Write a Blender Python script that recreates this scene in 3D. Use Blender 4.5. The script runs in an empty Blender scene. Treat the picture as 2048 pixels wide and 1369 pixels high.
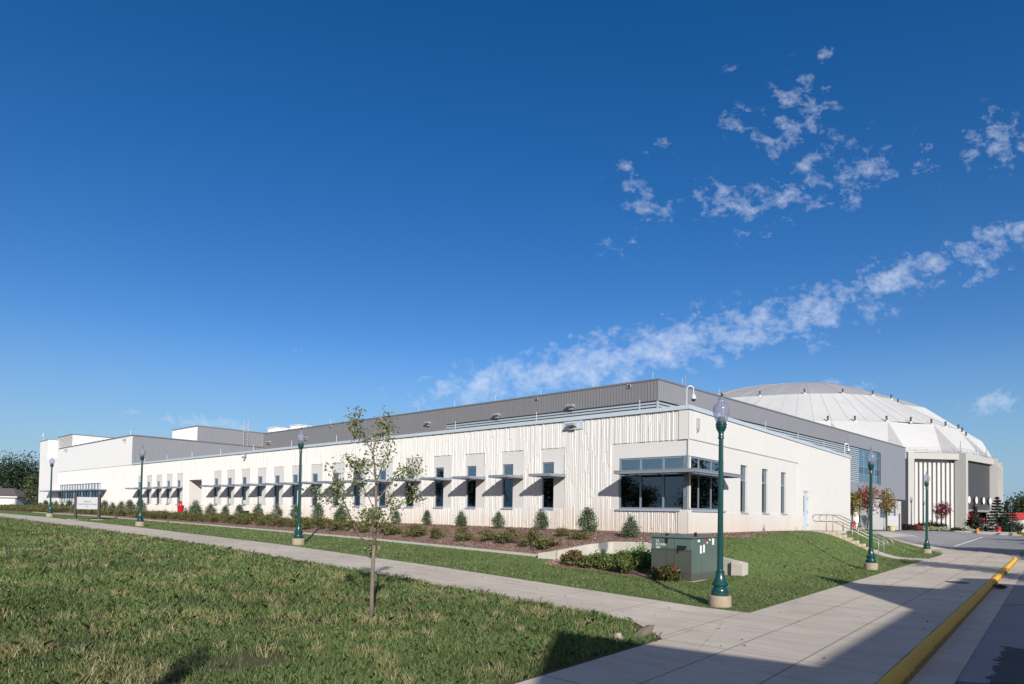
import bpy, math, random
import numpy as np
from mathutils import Matrix, Vector
random.seed(7); RNG = np.random.default_rng(11)
scn = bpy.context.scene
COL = scn.collection
rad = math.radians

# ------------------------------------------------------------------ frames
YAW = 0.7125
CX, CY = 6.7463, 24.008            # the near corner of the white building
U = np.array([-math.cos(YAW), math.sin(YAW)])   # along the long facade (away from us)
V = np.array([math.sin(YAW), math.cos(YAW)])    # along the short facade (away from us)
EYE = 1.93
MAB = Matrix(((U[0], -V[0], 0, CX), (U[1], -V[1], 0, CY), (0, 0, 1, 0), (0, 0, 0, 1)))  # (a,b,z) -> world

def ab2w(a, b, z=0.0):
    return Vector((CX + U[0]*a - V[0]*b, CY + U[1]*a - V[1]*b, z))

def w2ab(x, y):
    dx, dy = x-CX, y-CY
    return dx*U[0]+dy*U[1], -(dx*V[0]+dy*V[1])

def ss(x):
    x = np.clip(x, 0, 1); return x*x*(3-2*x)

ZA = [-60, -5, 3, 11.7, 28.6, 46.7, 70, 110, 400]
ZZ = [0, 0, .28, .51, .77, .98, 1.08, 1.1, 1.1]
HB = [-400, -100, -80, -62, -45, -25]
HZ = [.1, .1, .3, .55, .75, 1.0]

def zfun(a, b):
    a = np.asarray(a, float); b = np.asarray(b, float)
    zl = np.interp(a, ZA, ZZ)
    t = np.where(b >= 0, ss((8.5-b)/6.0), 1.0)
    za = 1.2-.17*ss((-8-b)/17)
    s = np.where(a < 0, ss((a+5.0)/3.9), 1.0)
    z = zl+(za-zl)*t*s
    zf = np.interp(b, HB, HZ)*ss((a+5.2)/5.5)
    k = ss((-22-b)/4)
    z = z*(1-k)+zf*k
    # a gentle unevenness of the rough field
    f = ss((b-13.2)/3)*ss((a+6.2)/1.5)
    z = z+f*(.05*np.sin(a*.7+b*.4)*np.sin(b*.55-a*.2)+.02*np.sin(a*2.1)*np.sin(b*1.7))
    return z

def zf(a, b): return float(zfun(a, b))

# ------------------------------------------------------------------ materials
def new_mat(name):
    m = bpy.data.materials.new(name); m.use_nodes = True
    nt = m.node_tree; return m, nt, nt.nodes['Principled BSDF']

def N(nt, t, **kw):
    n = nt.nodes.new(t)
    for k, v in kw.items():
        if k.startswith('i_'):
            key = k[2:]; key = int(key) if key.isdigit() else key
            n.inputs[key].default_value = v
        else: setattr(n, k, v)
    return n

def mix(nt, fac, a, b, blend='MIX'):
    n = nt.nodes.new('ShaderNodeMix'); n.data_type = 'RGBA'; n.blend_type = blend
    for idx, val in ((0, fac), (6, a), (7, b)):
        if hasattr(val, 'is_output'): nt.links.new(val, n.inputs[idx])
        elif idx == 0: n.inputs[0].default_value = val
        else: n.inputs[idx].default_value = (*val, 1)
    return n.outputs[2]

def mth(nt, op, a, b=None, clamp=False):
    n = nt.nodes.new('ShaderNodeMath'); n.operation = op; n.use_clamp = clamp
    for i, v in enumerate((a, b)):
        if v is None: continue
        if hasattr(v, 'is_output'): nt.links.new(v, n.inputs[i])
        else: n.inputs[i].default_value = v
    return n.outputs[0]

def ramp(nt, fac, stops):
    n = nt.nodes.new('ShaderNodeValToRGB'); nt.links.new(fac, n.inputs[0])
    e = n.color_ramp.elements
    while len(e) < len(stops): e.new(.5)
    for el, (p, c) in zip(e, stops):
        el.position = p; el.color = (*c, 1) if len(c) == 3 else c
    return n.outputs[0]

def noise(nt, scale, detail=4, rough=.6, vec=None, dist=0):
    n = N(nt, 'ShaderNodeTexNoise', i_Scale=scale, i_Detail=detail, i_Roughness=rough, i_Distortion=dist)
    if vec is not None: nt.links.new(vec, n.inputs['Vector'])
    return n.outputs['Fac']

def objco(nt): return N(nt, 'ShaderNodeTexCoord').outputs['Object']

def mapping(nt, vec, scale=(1, 1, 1), loc=(0, 0, 0), rot=(0, 0, 0)):
    n = N(nt, 'ShaderNodeMapping'); nt.links.new(vec, n.inputs[0])
    n.inputs['Scale'].default_value = scale; n.inputs['Location'].default_value = loc; n.inputs['Rotation'].default_value = rot
    return n.outputs[0]

def bump(nt, bsdf, h, strength=.3, dist=.02):
    n = N(nt, 'ShaderNodeBump', i_Strength=strength, i_Distance=dist)
    nt.links.new(h, n.inputs['Height']); nt.links.new(n.outputs[0], bsdf.inputs['Normal'])

def simple(name, col, rough=.6, metal=0, spec=.5, var=.12, scale=3.0, bumpy=0):
    m, nt, b = new_mat(name)
    f = noise(nt, scale, 5, .65, objco(nt))
    c = mix(nt, f, tuple(x*(1-var) for x in col), tuple(min(1, x*(1+var)) for x in col))
    nt.links.new(c, b.inputs['Base Color'])
    b.inputs['Roughness'].default_value = rough; b.inputs['Metallic'].default_value = metal
    b.inputs['Specular IOR Level'].default_value = spec
    if bumpy: bump(nt, b, noise(nt, scale*12, 4, .6, objco(nt)), bumpy, .02)
    return m

def attr_mat(name, rough=.7, spec=.25, trans=0.25):
    m, nt, b = new_mat(name)
    a = N(nt, 'ShaderNodeAttribute', attribute_name='Col')
    nt.links.new(a.outputs['Color'], b.inputs['Base Color'])
    b.inputs['Roughness'].default_value = rough; b.inputs['Specular IOR Level'].default_value = spec
    if trans:
        tr = N(nt, 'ShaderNodeBsdfTranslucent'); nt.links.new(a.outputs['Color'], tr.inputs['Color'])
        mx = N(nt, 'ShaderNodeMixShader'); mx.inputs[0].default_value = trans
        nt.links.new(b.outputs[0], mx.inputs[1]); nt.links.new(tr.outputs[0], mx.inputs[2])
        nt.links.new(mx.outputs[0], nt.nodes['Material Output'].inputs[0])
    return m

def concrete_wall(name, col, stain):
    """precast panel: faint mottling, splash stain near the ground with a ragged top"""
    m, nt, b = new_mat(name); co = objco(nt)
    sep = N(nt, 'ShaderNodeSeparateXYZ'); nt.links.new(co, sep.inputs[0])
    n1 = noise(nt, .9, 5, .6, co); n2 = noise(nt, 1, 4, .6, mapping(nt, co, (3, 3, .35)))
    c = mix(nt, n1, tuple(x*.95 for x in col), tuple(min(1, x*1.04) for x in col))
    c = mix(nt, mth(nt, 'MULTIPLY', n2, .18), c, tuple(x*.72 for x in col))
    # splash zone
    h = mth(nt, 'SUBTRACT', 2.35, sep.outputs[2])
    h = mth(nt, 'ADD', h, mth(nt, 'MULTIPLY', mth(nt, 'SUBTRACT', noise(nt, .55, 5, .65, mapping(nt, co, (1, 1, .5))), .5), 2.4))
    h = mth(nt, 'MULTIPLY', h, .62, True)
    c = mix(nt, mth(nt, 'MULTIPLY', h, .75), c, stain)
    nt.links.new(c, b.inputs['Base Color']); b.inputs['Roughness'].default_value = .85
    b.inputs['Specular IOR Level'].default_value = .2
    bump(nt, b, noise(nt, 40, 3, .6, co), .15, .01)
    return m

def ribbed_metal(name, col):
    m, nt, b = new_mat(name); co = objco(nt)
    c = mix(nt, noise(nt, .6, 4, .6, co), tuple(x*.93 for x in col), tuple(x*1.05 for x in col))
    c = mix(nt, mth(nt, 'MULTIPLY', noise(nt, 1, 3, .5, mapping(nt, co, (4, 4, .2))), .25), c, tuple(x*.8 for x in col))
    nt.links.new(c, b.inputs['Base Color']); b.inputs['Roughness'].default_value = .45
    b.inputs['Metallic'].default_value = .1
    return m

def paving(name, col, jx=None, jy=None, off=(0, 0), lines=(), strength=.75, jw=.012):
    """broom-finished concrete in object (a,b) space with tooled joints"""
    m, nt, b = new_mat(name); co = objco(nt)
    sep = N(nt, 'ShaderNodeSeparateXYZ'); nt.links.new(co, sep.inputs[0])
    big = noise(nt, .35, 5, .62, co); mid = noise(nt, 1.3, 5, .65, mapping(nt, co, (.6, 3, 1)))
    fine = noise(nt, 60, 3, .7, co)
    c = mix(nt, ramp(nt, big, [(.3, (0, 0, 0)), (.72, (1, 1, 1))]), tuple(x*.80 for x in col), tuple(x*1.12 for x in col))
    c = mix(nt, mth(nt, 'MULTIPLY', ramp(nt, mid, [(.46, (0, 0, 0)), (.72, (1, 1, 1))]), .70), c, (col[0]*.76, col[1]*.68, col[2]*.62))
    c = mix(nt, mth(nt, 'MULTIPLY', ramp(nt, noise(nt, 1, 5, .7, mapping(nt, co, (.5, 4.5, 1), (7, 3, 0))), [(.52, (0, 0, 0)), (.66, (1, 1, 1))]), .45), c, tuple(x*1.2 for x in col))
    cr = N(nt, 'ShaderNodeTexVoronoi', feature='DISTANCE_TO_EDGE', i_Scale=.16); nt.links.new(mapping(nt, co, (1, 1, 0), (2.3, 1.1, 0)), cr.inputs['Vector'])
    ck = mth(nt, 'LESS_THAN', mth(nt, 'ADD', cr.outputs['Distance'], mth(nt, 'MULTIPLY', noise(nt, 3, 4, .7, co), .012)), .0068)
    c = mix(nt, mth(nt, 'MULTIPLY', ck, .35), c, (.12, .10, .08))
    c = mix(nt, .12, c, fine, 'OVERLAY')
    sp = ramp(nt, noise(nt, 9, 2, .5, co), [(.74, (0, 0, 0)), (.8, (1, 1, 1))])
    c = mix(nt, mth(nt, 'MULTIPLY', sp, .35), c, (.16, .13, .1))
    j = None
    def addline(coord, per, o):
        nonlocal j
        x = mth(nt, 'ADD', coord, o); x = mth(nt, 'DIVIDE', x, per)
        x = mth(nt, 'FRACT', x); x = mth(nt, 'SUBTRACT', x, .5); x = mth(nt, 'ABSOLUTE', x)
        x = mth(nt, 'GREATER_THAN', x, .5-jw/per)
        j = x if j is None else mth(nt, 'MAXIMUM', j, x)
    if jx: addline(sep.outputs[0], jx, off[0])
    if jy: addline(sep.outputs[1], jy, off[1])
    for axis, pos in lines:
        x = mth(nt, 'ABSOLUTE', mth(nt, 'SUBTRACT', sep.outputs[axis], pos)); x = mth(nt, 'LESS_THAN', x, jw)
        j = x if j is None else mth(nt, 'MAXIMUM', j, x)
    if j is not None: c = mix(nt, mth(nt, 'MULTIPLY', j, strength), c, (.05, .042, .035))
    nt.links.new(c, b.inputs['Base Color']); b.inputs['Roughness'].default_value = .88
    b.inputs['Specular IOR Level'].default_value = .25
    bump(nt, b, fine, .25, .01)
    return m

def asphalt(name, col=(.29, .285, .285)):
    m, nt, b = new_mat(name); co = objco(nt)
    c = mix(nt, noise(nt, .4, 5, .6, co), tuple(x*.75 for x in col), tuple(x*1.2 for x in col))
    c = mix(nt, .35, c, noise(nt, 90, 2, .7, co), 'OVERLAY')
    cr = N(nt, 'ShaderNodeTexVoronoi', feature='DISTANCE_TO_EDGE', i_Scale=.22)
    nt.links.new(mapping(nt, co, (1, .45, 1)), cr.inputs['Vector'])
    k = mth(nt, 'LESS_THAN', mth(nt, 'ADD', cr.outputs['Distance'], mth(nt, 'MULTIPLY', noise(nt, 2, 3, .6, co), .02)), .017)
    c = mix(nt, mth(nt, 'MULTIPLY', k, .6), c, (.045, .045, .05))
    nt.links.new(c, b.inputs['Base Color']); b.inputs['Roughness'].default_value = .9
    b.inputs['Specular IOR Level'].default_value = .2
    bump(nt, b, noise(nt, 120, 2, .6, co), .4, .01)
    return m

def grass_ground(name, c1, c2, c3, scale=1.0, stripe=0):
    m, nt, b = new_mat(name); co = objco(nt)
    n1 = noise(nt, .5*scale, 5, .65, co); n2 = noise(nt, 5*scale, 4, .7, co); n3 = noise(nt, 45, 3, .75, co)
    c = mix(nt, ramp(nt, n1, [(.35, (0, 0, 0)), (.7, (1, 1, 1))]), c1, c2)
    c = mix(nt, mth(nt, 'MULTIPLY', ramp(nt, n2, [(.5, (0, 0, 0)), (.75, (1, 1, 1))]), .6), c, c3)
    if stripe:
        st = noise(nt, 1, 4, .7, mapping(nt, co, (.8, 9, 1)))
        c = mix(nt, mth(nt, 'MULTIPLY', st, .35), c, tuple(x*1.5 for x in c2))
    c = mix(nt, .55, c, n3, 'OVERLAY')
    nt.links.new(c, b.inputs['Base Color']); b.inputs['Roughness'].default_value = .95
    b.inputs['Specular IOR Level'].default_value = .1
    bump(nt, b, n3, .7, .04)
    return m

def mulch_mat(name):
    m, nt, b = new_mat(name); co = objco(nt)
    v = N(nt, 'ShaderNodeTexVoronoi', i_Scale=18); nt.links.new(mapping(nt, co, (1, 1.6, 1)), v.inputs['Vector'])
    sp = N(nt, 'ShaderNodeSeparateColor'); nt.links.new(v.outputs['Color'], sp.inputs[0])
    c = ramp(nt, sp.outputs[0], [(0, (.10, .055, .042)), (.35, (.21, .125, .095)), (.7, (.32, .21, .165)), (1, (.50, .39, .32))])
    c = mix(nt, mth(nt, 'MULTIPLY', noise(nt, .8, 4, .6, co), .4), c, (.26, .15, .11))
    nt.links.new(c, b.inputs['Base Color']); b.inputs['Roughness'].default_value = .95
    b.inputs['Specular IOR Level'].default_value = .1
    bump(nt, b, v.outputs['Distance'], .8, .05)
    return m

def glass_mat(name, col, rough=.02):
    m, nt, b = new_mat(name)
    b.inputs['Base Color'].default_value = (*col, 1); b.inputs['Metallic'].default_value = 1
    b.inputs['Roughness'].default_value = rough
    co = objco(nt); bump(nt, b, noise(nt, 1.3, 2, .4, co), .04, .02)
    return m

M = {}
M['rib'] = concrete_wall('precast_ribbed', (.66, .645, .62), (.54, .445, .35))
M['panel'] = concrete_wall('precast_smooth', (.59, .575, .555), (.51, .43, .345))
M['panel_r'] = concrete_wall('precast_side', (.59, .583, .572), (.52, .445, .365))
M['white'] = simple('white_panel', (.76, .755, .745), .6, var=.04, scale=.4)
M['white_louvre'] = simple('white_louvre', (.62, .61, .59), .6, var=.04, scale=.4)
M['grey'] = ribbed_metal('grey_metal_panel', (.195, .192, .20))
M['grey_sunlit'] = ribbed_metal('grey_metal_sunlit', (.245, .248, .275))  # same grey cladding, sunlight on the right-hand faces painted in as a lighter tone
M['coping'] = simple('coping_metal', (.56, .62, .66), .35, .25, var=.05)
M['cap'] = simple('cap_metal', (.20, .20, .21), .4, .3, var=.05)
M['louvre'] = simple('louvre_metal', (.42, .48, .52), .4, .25, var=.06)
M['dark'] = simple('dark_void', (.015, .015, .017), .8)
M['frame'] = simple('window_frame_metal', (.26, .30, .35), .35, .35, var=.06)
M['sill'] = simple('sill_metal', (.42, .48, .54), .35, .3, var=.06)
M['shade'] = simple('sunshade_metal', (.30, .335, .38), .4, .4, var=.08)
M['glass'] = glass_mat('pane_glass', (.30, .34, .37))
M['glass_lo'] = glass_mat('lower_pane_glass', (.10, .12, .14))
M['glass_teal'] = glass_mat('teal_glass', (.42, .56, .60))
M['roof'] = simple('roof_membrane', (.35, .35, .34), .9)
M['fixture'] = simple('fixture_grey', (.33, .33, .34), .5, .2)
M['whitepaint'] = simple('white_enamel', (.78, .8, .82), .35, var=.04)
M['green'] = simple('green_lamp_paint', (.004, .048, .046), .28, 0, .6, var=.25, scale=6)
M['black'] = simple('black_metal', (.012, .013, .014), .45)
M['footing'] = simple('footing_concrete', (.34, .275, .20), .9, var=.3, scale=7, bumpy=.4)
M['conc'] = simple('cast_concrete', (.44, .41, .36), .9, var=.22, scale=3, bumpy=.3)
M['step'] = simple('step_concrete', (.47, .395, .29), .9, var=.2, scale=4, bumpy=.3)
M['kerb'] = simple('kerb_concrete', (.42, .39, .35), .9, var=.2, scale=5, bumpy=.3)
M['steel'] = simple('rail_steel', (.33, .33, .30), .4, .5, var=.1)
M['rock'] = simple('rock', (.14, .115, .10), .95, var=.5, scale=5, bumpy=.9)
M['rockpale'] = simple('pale_rock', (.42, .34, .29), .95, var=.3, scale=7, bumpy=.8)
M['red'] = simple('red_paint', (.42, .012, .02), .4)
M['redcurtain'] = simple('red_fabric', (.33, .02, .025), .8, var=.4, scale=6)
M['hydrant'] = simple('hydrant_yellow', (.70, .30, .02), .5)
M['bark'] = simple('bark', (.155, .105, .078), .95, var=.5, scale=14, bumpy=.8)
M['bark'] = simple('bark', (.215, .17, .14), .95, var=.45, scale=14, bumpy=.8)
M['barkdark'] = simple('bark_dark', (.07, .055, .045), .95, var=.4, scale=10, bumpy=.6)
M['leaf'] = attr_mat('leaf', .5, .4, .3)
M['grassblade'] = attr_mat('grass_blade', .6, .3, .3)
M['arena'] = concrete_wall('arena_concrete', (.43, .42, .40), (.44, .42, .39))
M['arena_fin'] = simple('arena_fin', (.52, .51, .495), .8, var=.1, scale=.7)
M['arena_dark'] = simple('arena_grey_panel', (.055, .055, .06), .55, var=.1)
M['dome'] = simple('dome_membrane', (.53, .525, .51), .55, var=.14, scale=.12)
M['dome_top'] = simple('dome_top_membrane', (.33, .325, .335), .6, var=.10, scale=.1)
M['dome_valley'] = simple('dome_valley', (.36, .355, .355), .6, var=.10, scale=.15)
M['seam'] = simple('dome_seam', (.40, .395, .385), .7)
M['white_disc'] = simple('white_disc', (.7, .7, .71), .4, var=.03)
M['housewall'] = simple('house_siding', (.62, .61, .6), .7, var=.06)
M['houseroof'] = simple('house_shingles', (.115, .09, .085), .95, var=.3, scale=4)
M['doorpaint'] = simple('door_paint', (.47, .53, .60), .45, var=.05)
M['signwhite'] = simple('sign_white', (.42, .425, .45), .4, var=.03)
M['signpost'] = simple('sign_post_brown', (.055, .038, .034), .6)
M['ink'] = simple('sign_ink', (.05, .055, .07), .6)
M['roadpaint'] = simple('road_paint', (.72, .72, .70), .8, var=.2, scale=8)
M['iron'] = simple('cast_iron', (.07, .065, .06), .7, var=.3, scale=8)
M['brick'] = simple('brown_wall', (.12, .085, .07), .8)
M['building_tan'] = simple('brown_brick', (.18, .12, .09), .9, var=.2, scale=4)

def globe_mat():
    m, nt, b = new_mat('lamp_globe_acrylic')
    b.inputs['Base Color'].default_value = (.34, .36, .43, 1); b.inputs['Roughness'].default_value = .10
    co = objco(nt); bump(nt, b, noise(nt, 45, 2, .5, co), .35, .01)
    tp = N(nt, 'ShaderNodeBsdfTransparent'); tp.inputs[0].default_value = (.80, .82, .92, 1)
    mx = N(nt, 'ShaderNodeMixShader'); mx.inputs[0].default_value = .66
    nt.links.new(b.outputs[0], mx.inputs[1]); nt.links.new(tp.outputs[0], mx.inputs[2])
    nt.links.new(mx.outputs[0], nt.nodes['Material Output'].inputs[0])
    return m
M['globe'] = globe_mat()

def cabinet_mat():
    m, nt, b = new_mat('transformer_paint'); co = objco(nt)
    sep = N(nt, 'ShaderNodeSeparateXYZ'); nt.links.new(co, sep.inputs[0])
    c = mix(nt, noise(nt, 2.2, 5, .65, co), (.075, .112, .10), (.105, .15, .138))
    e = mth(nt, 'ADD', sep.outputs[2], mth(nt, 'MULTIPLY', mth(nt, 'SUBTRACT', noise(nt, 2.0, 3, .6, co), .5), .28))
    wet = mth(nt, 'LESS_THAN', e, .86)                      # sprinkler tide mark on the long side only
    front = mth(nt, 'GREATER_THAN', sep.outputs[1], -.005)
    c = mix(nt, mth(nt, 'MULTIPLY', mth(nt, 'MULTIPLY', wet, front), .8), c, (.062, .062, .05))
    band = mth(nt, 'MULTIPLY', mth(nt, 'LESS_THAN', mth(nt, 'ABSOLUTE', mth(nt, 'SUBTRACT', e, .86)), .035), front)
    c = mix(nt, mth(nt, 'MULTIPLY', band, .6), c, (.05, .036, .028))
    low = mth(nt, 'LESS_THAN', sep.outputs[2], .24)
    c = mix(nt, mth(nt, 'MULTIPLY', low, .6), c, (.075, .062, .055))
    nt.links.new(c, b.inputs['Base Color']); b.inputs['Roughness'].default_value = .38
    return m
M['cabinet'] = cabinet_mat()

def N_z(nt, co):
    s_ = N(nt, 'ShaderNodeSeparateXYZ'); nt.links.new(co, s_.inputs[0]); return s_.outputs[2]

def kerb_yellow():
    m, nt, b = new_mat('kerb_yellow_paint'); co = objco(nt)
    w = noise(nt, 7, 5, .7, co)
    c = mix(nt, noise(nt, 1.5, 4, .6, co), (.64, .345, .03), (.78, .47, .05))
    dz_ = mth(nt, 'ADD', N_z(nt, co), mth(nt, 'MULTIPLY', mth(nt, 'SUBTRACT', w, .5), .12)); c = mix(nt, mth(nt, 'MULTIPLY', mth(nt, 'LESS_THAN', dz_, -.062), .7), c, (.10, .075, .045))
    c = mix(nt, mth(nt, 'MULTIPLY', mth(nt, 'GREATER_THAN', noise(nt, 3.2, 5, .7, co), .60), .45), c, (.36, .22, .05))
    c = mix(nt, ramp(nt, w, [(.60, (0, 0, 0)), (.70, (1, 1, 1))]), c, (.33, .27, .19))
    nt.links.new(c, b.inputs['Base Color']); b.inputs['Roughness'].default_value = .75
    bump(nt, b, noise(nt, 30, 3, .6, co), .4, .01)
    return m
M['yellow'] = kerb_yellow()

# ------------------------------------------------------------------ mesh builder
class MB:
    def __init__(s): s.v, s.f, s.m, s.mi = [], [], [], 0
    def add(s, vs, fs):
        o = len(s.v); s.v += [tuple(map(float, p)) for p in vs]
        for f in fs: s.f.append([i+o for i in f]); s.m.append(s.mi)
        return s
    def box(s, x0, x1, y0, y1, z0, z1):
        x0, x1 = min(x0, x1), max(x0, x1); y0, y1 = min(y0, y1), max(y0, y1); z0, z1 = min(z0, z1), max(z0, z1)
        return s.add([(x0, y0, z0), (x1, y0, z0), (x1, y1, z0), (x0, y1, z0), (x0, y0, z1), (x1, y0, z1), (x1, y1, z1), (x0, y1, z1)],
                     [(0, 3, 2, 1), (4, 5, 6, 7), (0, 1, 5, 4), (1, 2, 6, 5), (2, 3, 7, 6), (3, 0, 4, 7)])
    def prism(s, pts, z0, z1):
        n = len(pts); z0 = z0 if hasattr(z0, '__len__') else [z0]*n; z1 = z1 if hasattr(z1, '__len__') else [z1]*n
        return s.add([(p[0], p[1], z0[i]) for i, p in enumerate(pts)]+[(p[0], p[1], z1[i]) for i, p in enumerate(pts)],
                     [tuple(range(n))[::-1], tuple(range(n, 2*n))]+[(i, (i+1) % n, n+(i+1) % n, n+i) for i in range(n)])
    def wallbox(s, P, Q, t0, t1, z0, z1):
        """box along PQ (xy), offsets t0..t1 along the left normal"""
        P = np.array(P[:2], float); Q = np.array(Q[:2], float); d = (Q-P)/np.linalg.norm(Q-P); n = np.array([-d[1], d[0]])
        return s.prism([P+n*t0, Q+n*t0, Q+n*t1, P+n*t1], z0, z1)
    def tube(s, pts, r, sides=6, caps=True):
        pts = [Vector(p) for p in pts]; n = len(pts); rs = r if hasattr(r, '__len__') else [r]*n
        o = len(s.v); prev = None
        for i, p in enumerate(pts):
            d = (pts[min(i+1, n-1)]-pts[max(i-1, 0)]).normalized()
            if prev is None:
                x = d.orthogonal().normalized()
            else:
                x = (prev-d*prev.dot(d)); x = x.normalized() if x.length > 1e-6 else d.orthogonal().normalized()
            prev = x; y = d.cross(x)
            for k in range(sides):
                a = 2*math.pi*k/sides; q = p+(x*math.cos(a)+y*math.sin(a))*rs[i]; s.v.append(tuple(q))
        for i in range(n-1):
            for k in range(sides):
                k2 = (k+1) % sides
                s.f.append([o+i*sides+k, o+i*sides+k2, o+(i+1)*sides+k2, o+(i+1)*sides+k]); s.m.append(s.mi)
        if caps:
            s.f.append([o+k for k in range(sides)][::-1]); s.m.append(s.mi)
            s.f.append([o+(n-1)*sides+k for k in range(sides)]); s.m.append(s.mi)
        return s
    def lathe(s, prof, seg=20, c=(0, 0, 0)):
        o = len(s.v); n = len(prof)
        for r, z in prof:
            for k in range(seg):
                a = 2*math.pi*k/seg; s.v.append((c[0]+r*math.cos(a), c[1]+r*math.sin(a), c[2]+z))
        for i in range(n-1):
            for k in range(seg):
                k2 = (k+1) % seg
                s.f.append([o+i*seg+k, o+i*seg+k2, o+(i+1)*seg+k2, o+(i+1)*seg+k]); s.m.append(s.mi)
        s.f.append([o+k for k in range(seg)][::-1]); s.m.append(s.mi)
        s.f.append([o+(n-1)*seg+k for k in range(seg)]); s.m.append(s.mi)
        return s
    def mesh(s, name, mats, smooth=False):
        me = bpy.data.meshes.new(name); me.from_pydata(s.v, [], s.f)
        for m in (mats if isinstance(mats, (list, tuple)) else [mats]): me.materials.append(m)
        me.polygons.foreach_set('material_index', s.m)
        if smooth: me.polygons.foreach_set('use_smooth', [True]*len(s.f))
        me.update(); return me
    def build(s, name, mats, parent=None, loc=(0, 0, 0), smooth=False, bevel=0):
        o = bpy.data.objects.new(name, s.mesh(name, mats, smooth)); COL.objects.link(o)
        o.location = loc
        if parent is not None: o.parent = parent
        if smooth == 'auto':
            pass
        if bevel:
            md = o.modifiers.new('bevel', 'BEVEL'); md.width = bevel; md.segments = 2; md.limit_method = 'ANGLE'
        return o

def tag(o, label=None, cat=None, group=None, kind=None):
    for k, v in (('label', label), ('category', cat), ('group', group), ('kind', kind)):
        if v: o[k] = v
    return o

def empty(name, loc=(0, 0, 0), rz=0.0):
    o = bpy.data.objects.new(name, None); COL.objects.link(o); o.location = loc; o.rotation_euler = (0, 0, rz)
    o.empty_display_size = .3
    return o

def copy_tree(o, parent=None):
    c = o.copy(); COL.objects.link(c)
    if parent is not None: c.parent = parent
    for ch in KIDS(o): copy_tree(ch, c)
    return c
def KIDS(o): return [x for x in bpy.data.objects if x.parent == o]

RZ = math.atan2(U[1], U[0])
def structure_ab(name, mb, mat, kind='structure', smooth=False):
    o = mb.build(name, mat, smooth=smooth); o.matrix_world = MAB
    if kind: o['kind'] = kind
    return o

def smooth_by_angle(o, ang=40):
    me = o.data; me.polygons.foreach_set('use_smooth', [True]*len(me.polygons))
    import bmesh
    bm = bmesh.new(); bm.from_mesh(me)
    for e in bm.edges:
        if len(e.link_faces) == 2 and e.calc_face_angle(0) > rad(ang): e.smooth = False
    bm.to_mesh(me); bm.free()

# ------------------------------------------------------------------ terrain
def steps(*segs):
    out = []
    for lo, hi, n in segs:
        out += list(np.linspace(lo, hi, n, endpoint=False))
    out.append(segs[-1][1]); return out

def sheet(name, As, Bs, mat, keep=None, dz=0.0, kind='structure', zf_=None, skirt=0):
    As = sorted(set(np.round(As, 4))); Bs = sorted(set(np.round(Bs, 4)))
    A, B = np.meshgrid(As, Bs, indexing='ij'); Z = (zf_ or zfun)(A, B)+dz
    nb = len(Bs); used = {}; mb = MB()
    def vid(i, j):
        k = (i, j)
        if k not in used: used[k] = len(mb.v); mb.v.append((A[i, j], B[i, j], Z[i, j]))
        return used[k]
    for i in range(len(As)-1):
        for j in range(nb-1):
            am, bm_ = (As[i]+As[i+1])/2, (Bs[j]+Bs[j+1])/2
            if keep and not keep(am, bm_): continue
            mb.f.append([vid(i, j), vid(i+1, j), vid(i+1, j+1), vid(i, j+1)]); mb.m.append(0)
    return structure_ab(name, mb, mat, kind, smooth=True)

NICHE = (-4.0, 1.5, 4.35, 7.5)     # the sunken bed round the transformer
WX = [-4.2, -3.75, -2.4, -.6, .55, 1.06, 1.42]; WB = [4.45, 4.45, 4.25, 4.25, 4.5, 5.3, 6.5]
def in_niche(a, b): return NICHE[0] < a < 1.44 and b < NICHE[3] and b > np.interp(a, WX, WB)
def niche_z(a, b):
    f = np.interp(a, ZA, ZZ)+.12-.012*(b-NICHE[2]); e = np.clip(np.minimum((NICHE[3]-b)/.4, (a-NICHE[0])/.5), 0, 1); e = np.where(b > 6.45, np.minimum(e, np.clip((1.44-a)/.2, 0, 1)), e)
    return f*e+zfun(a, b)*(1-e)
M['lawn'] = grass_ground('lawn_ground', (.09, .14, .04), (.135, .185, .06), (.19, .205, .09), 1.0, 1)
M['field'] = grass_ground('field_ground', (.075, .085, .034), (.115, .095, .06), (.15, .12, .088), 1.0)
M['farland'] = grass_ground('far_ground', (.05, .08, .03), (.09, .10, .045), (.11, .11, .06), .1)
M['mulch'] = mulch_mat('wood_mulch')
M['path'] = paving('path_concrete', (.56, .495, .41), 1.83, None, (.4, 0), strength=.5)
M['walk'] = paving('sidewalk_concrete', (.55, .485, .405), None, 3.0, (0, 1.35), lines=((0, -7.02), (0, -8.02)), strength=.6)
M['drive'] = paving('drive_concrete', (.50, .465, .41), 4.5, 4.5, (1, 2), strength=.3)
M['asphalt'] = asphalt('road_asphalt')
M['newasphalt'] = asphalt('dark_asphalt_strip', (.10, .098, .097))

fineA = steps((-6, 12, 72), (12, 30, 45), (30, 62, 40), (62, 110, 24))
B_FIELD = steps((12.55, 30, 58), (30, 60, 15))
ground = sheet('ground', steps((-600, -60, 9), (-60, -9.4, 10))+[-9.4, -9.3]+steps((-9.3, 12, 40), (12, 110, 30), (110, 700, 10)),
               steps((-700, -120, 10), (-120, -20, 25), (-20, 30, 50), (30, 60, 6), (60, 400, 5)), M['farland'], dz=-.30)
field = sheet('field_ground', fineA, B_FIELD, M['field'], keep=lambda a, b: a > -5.9)
field['kind'] = 'structure'
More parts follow.
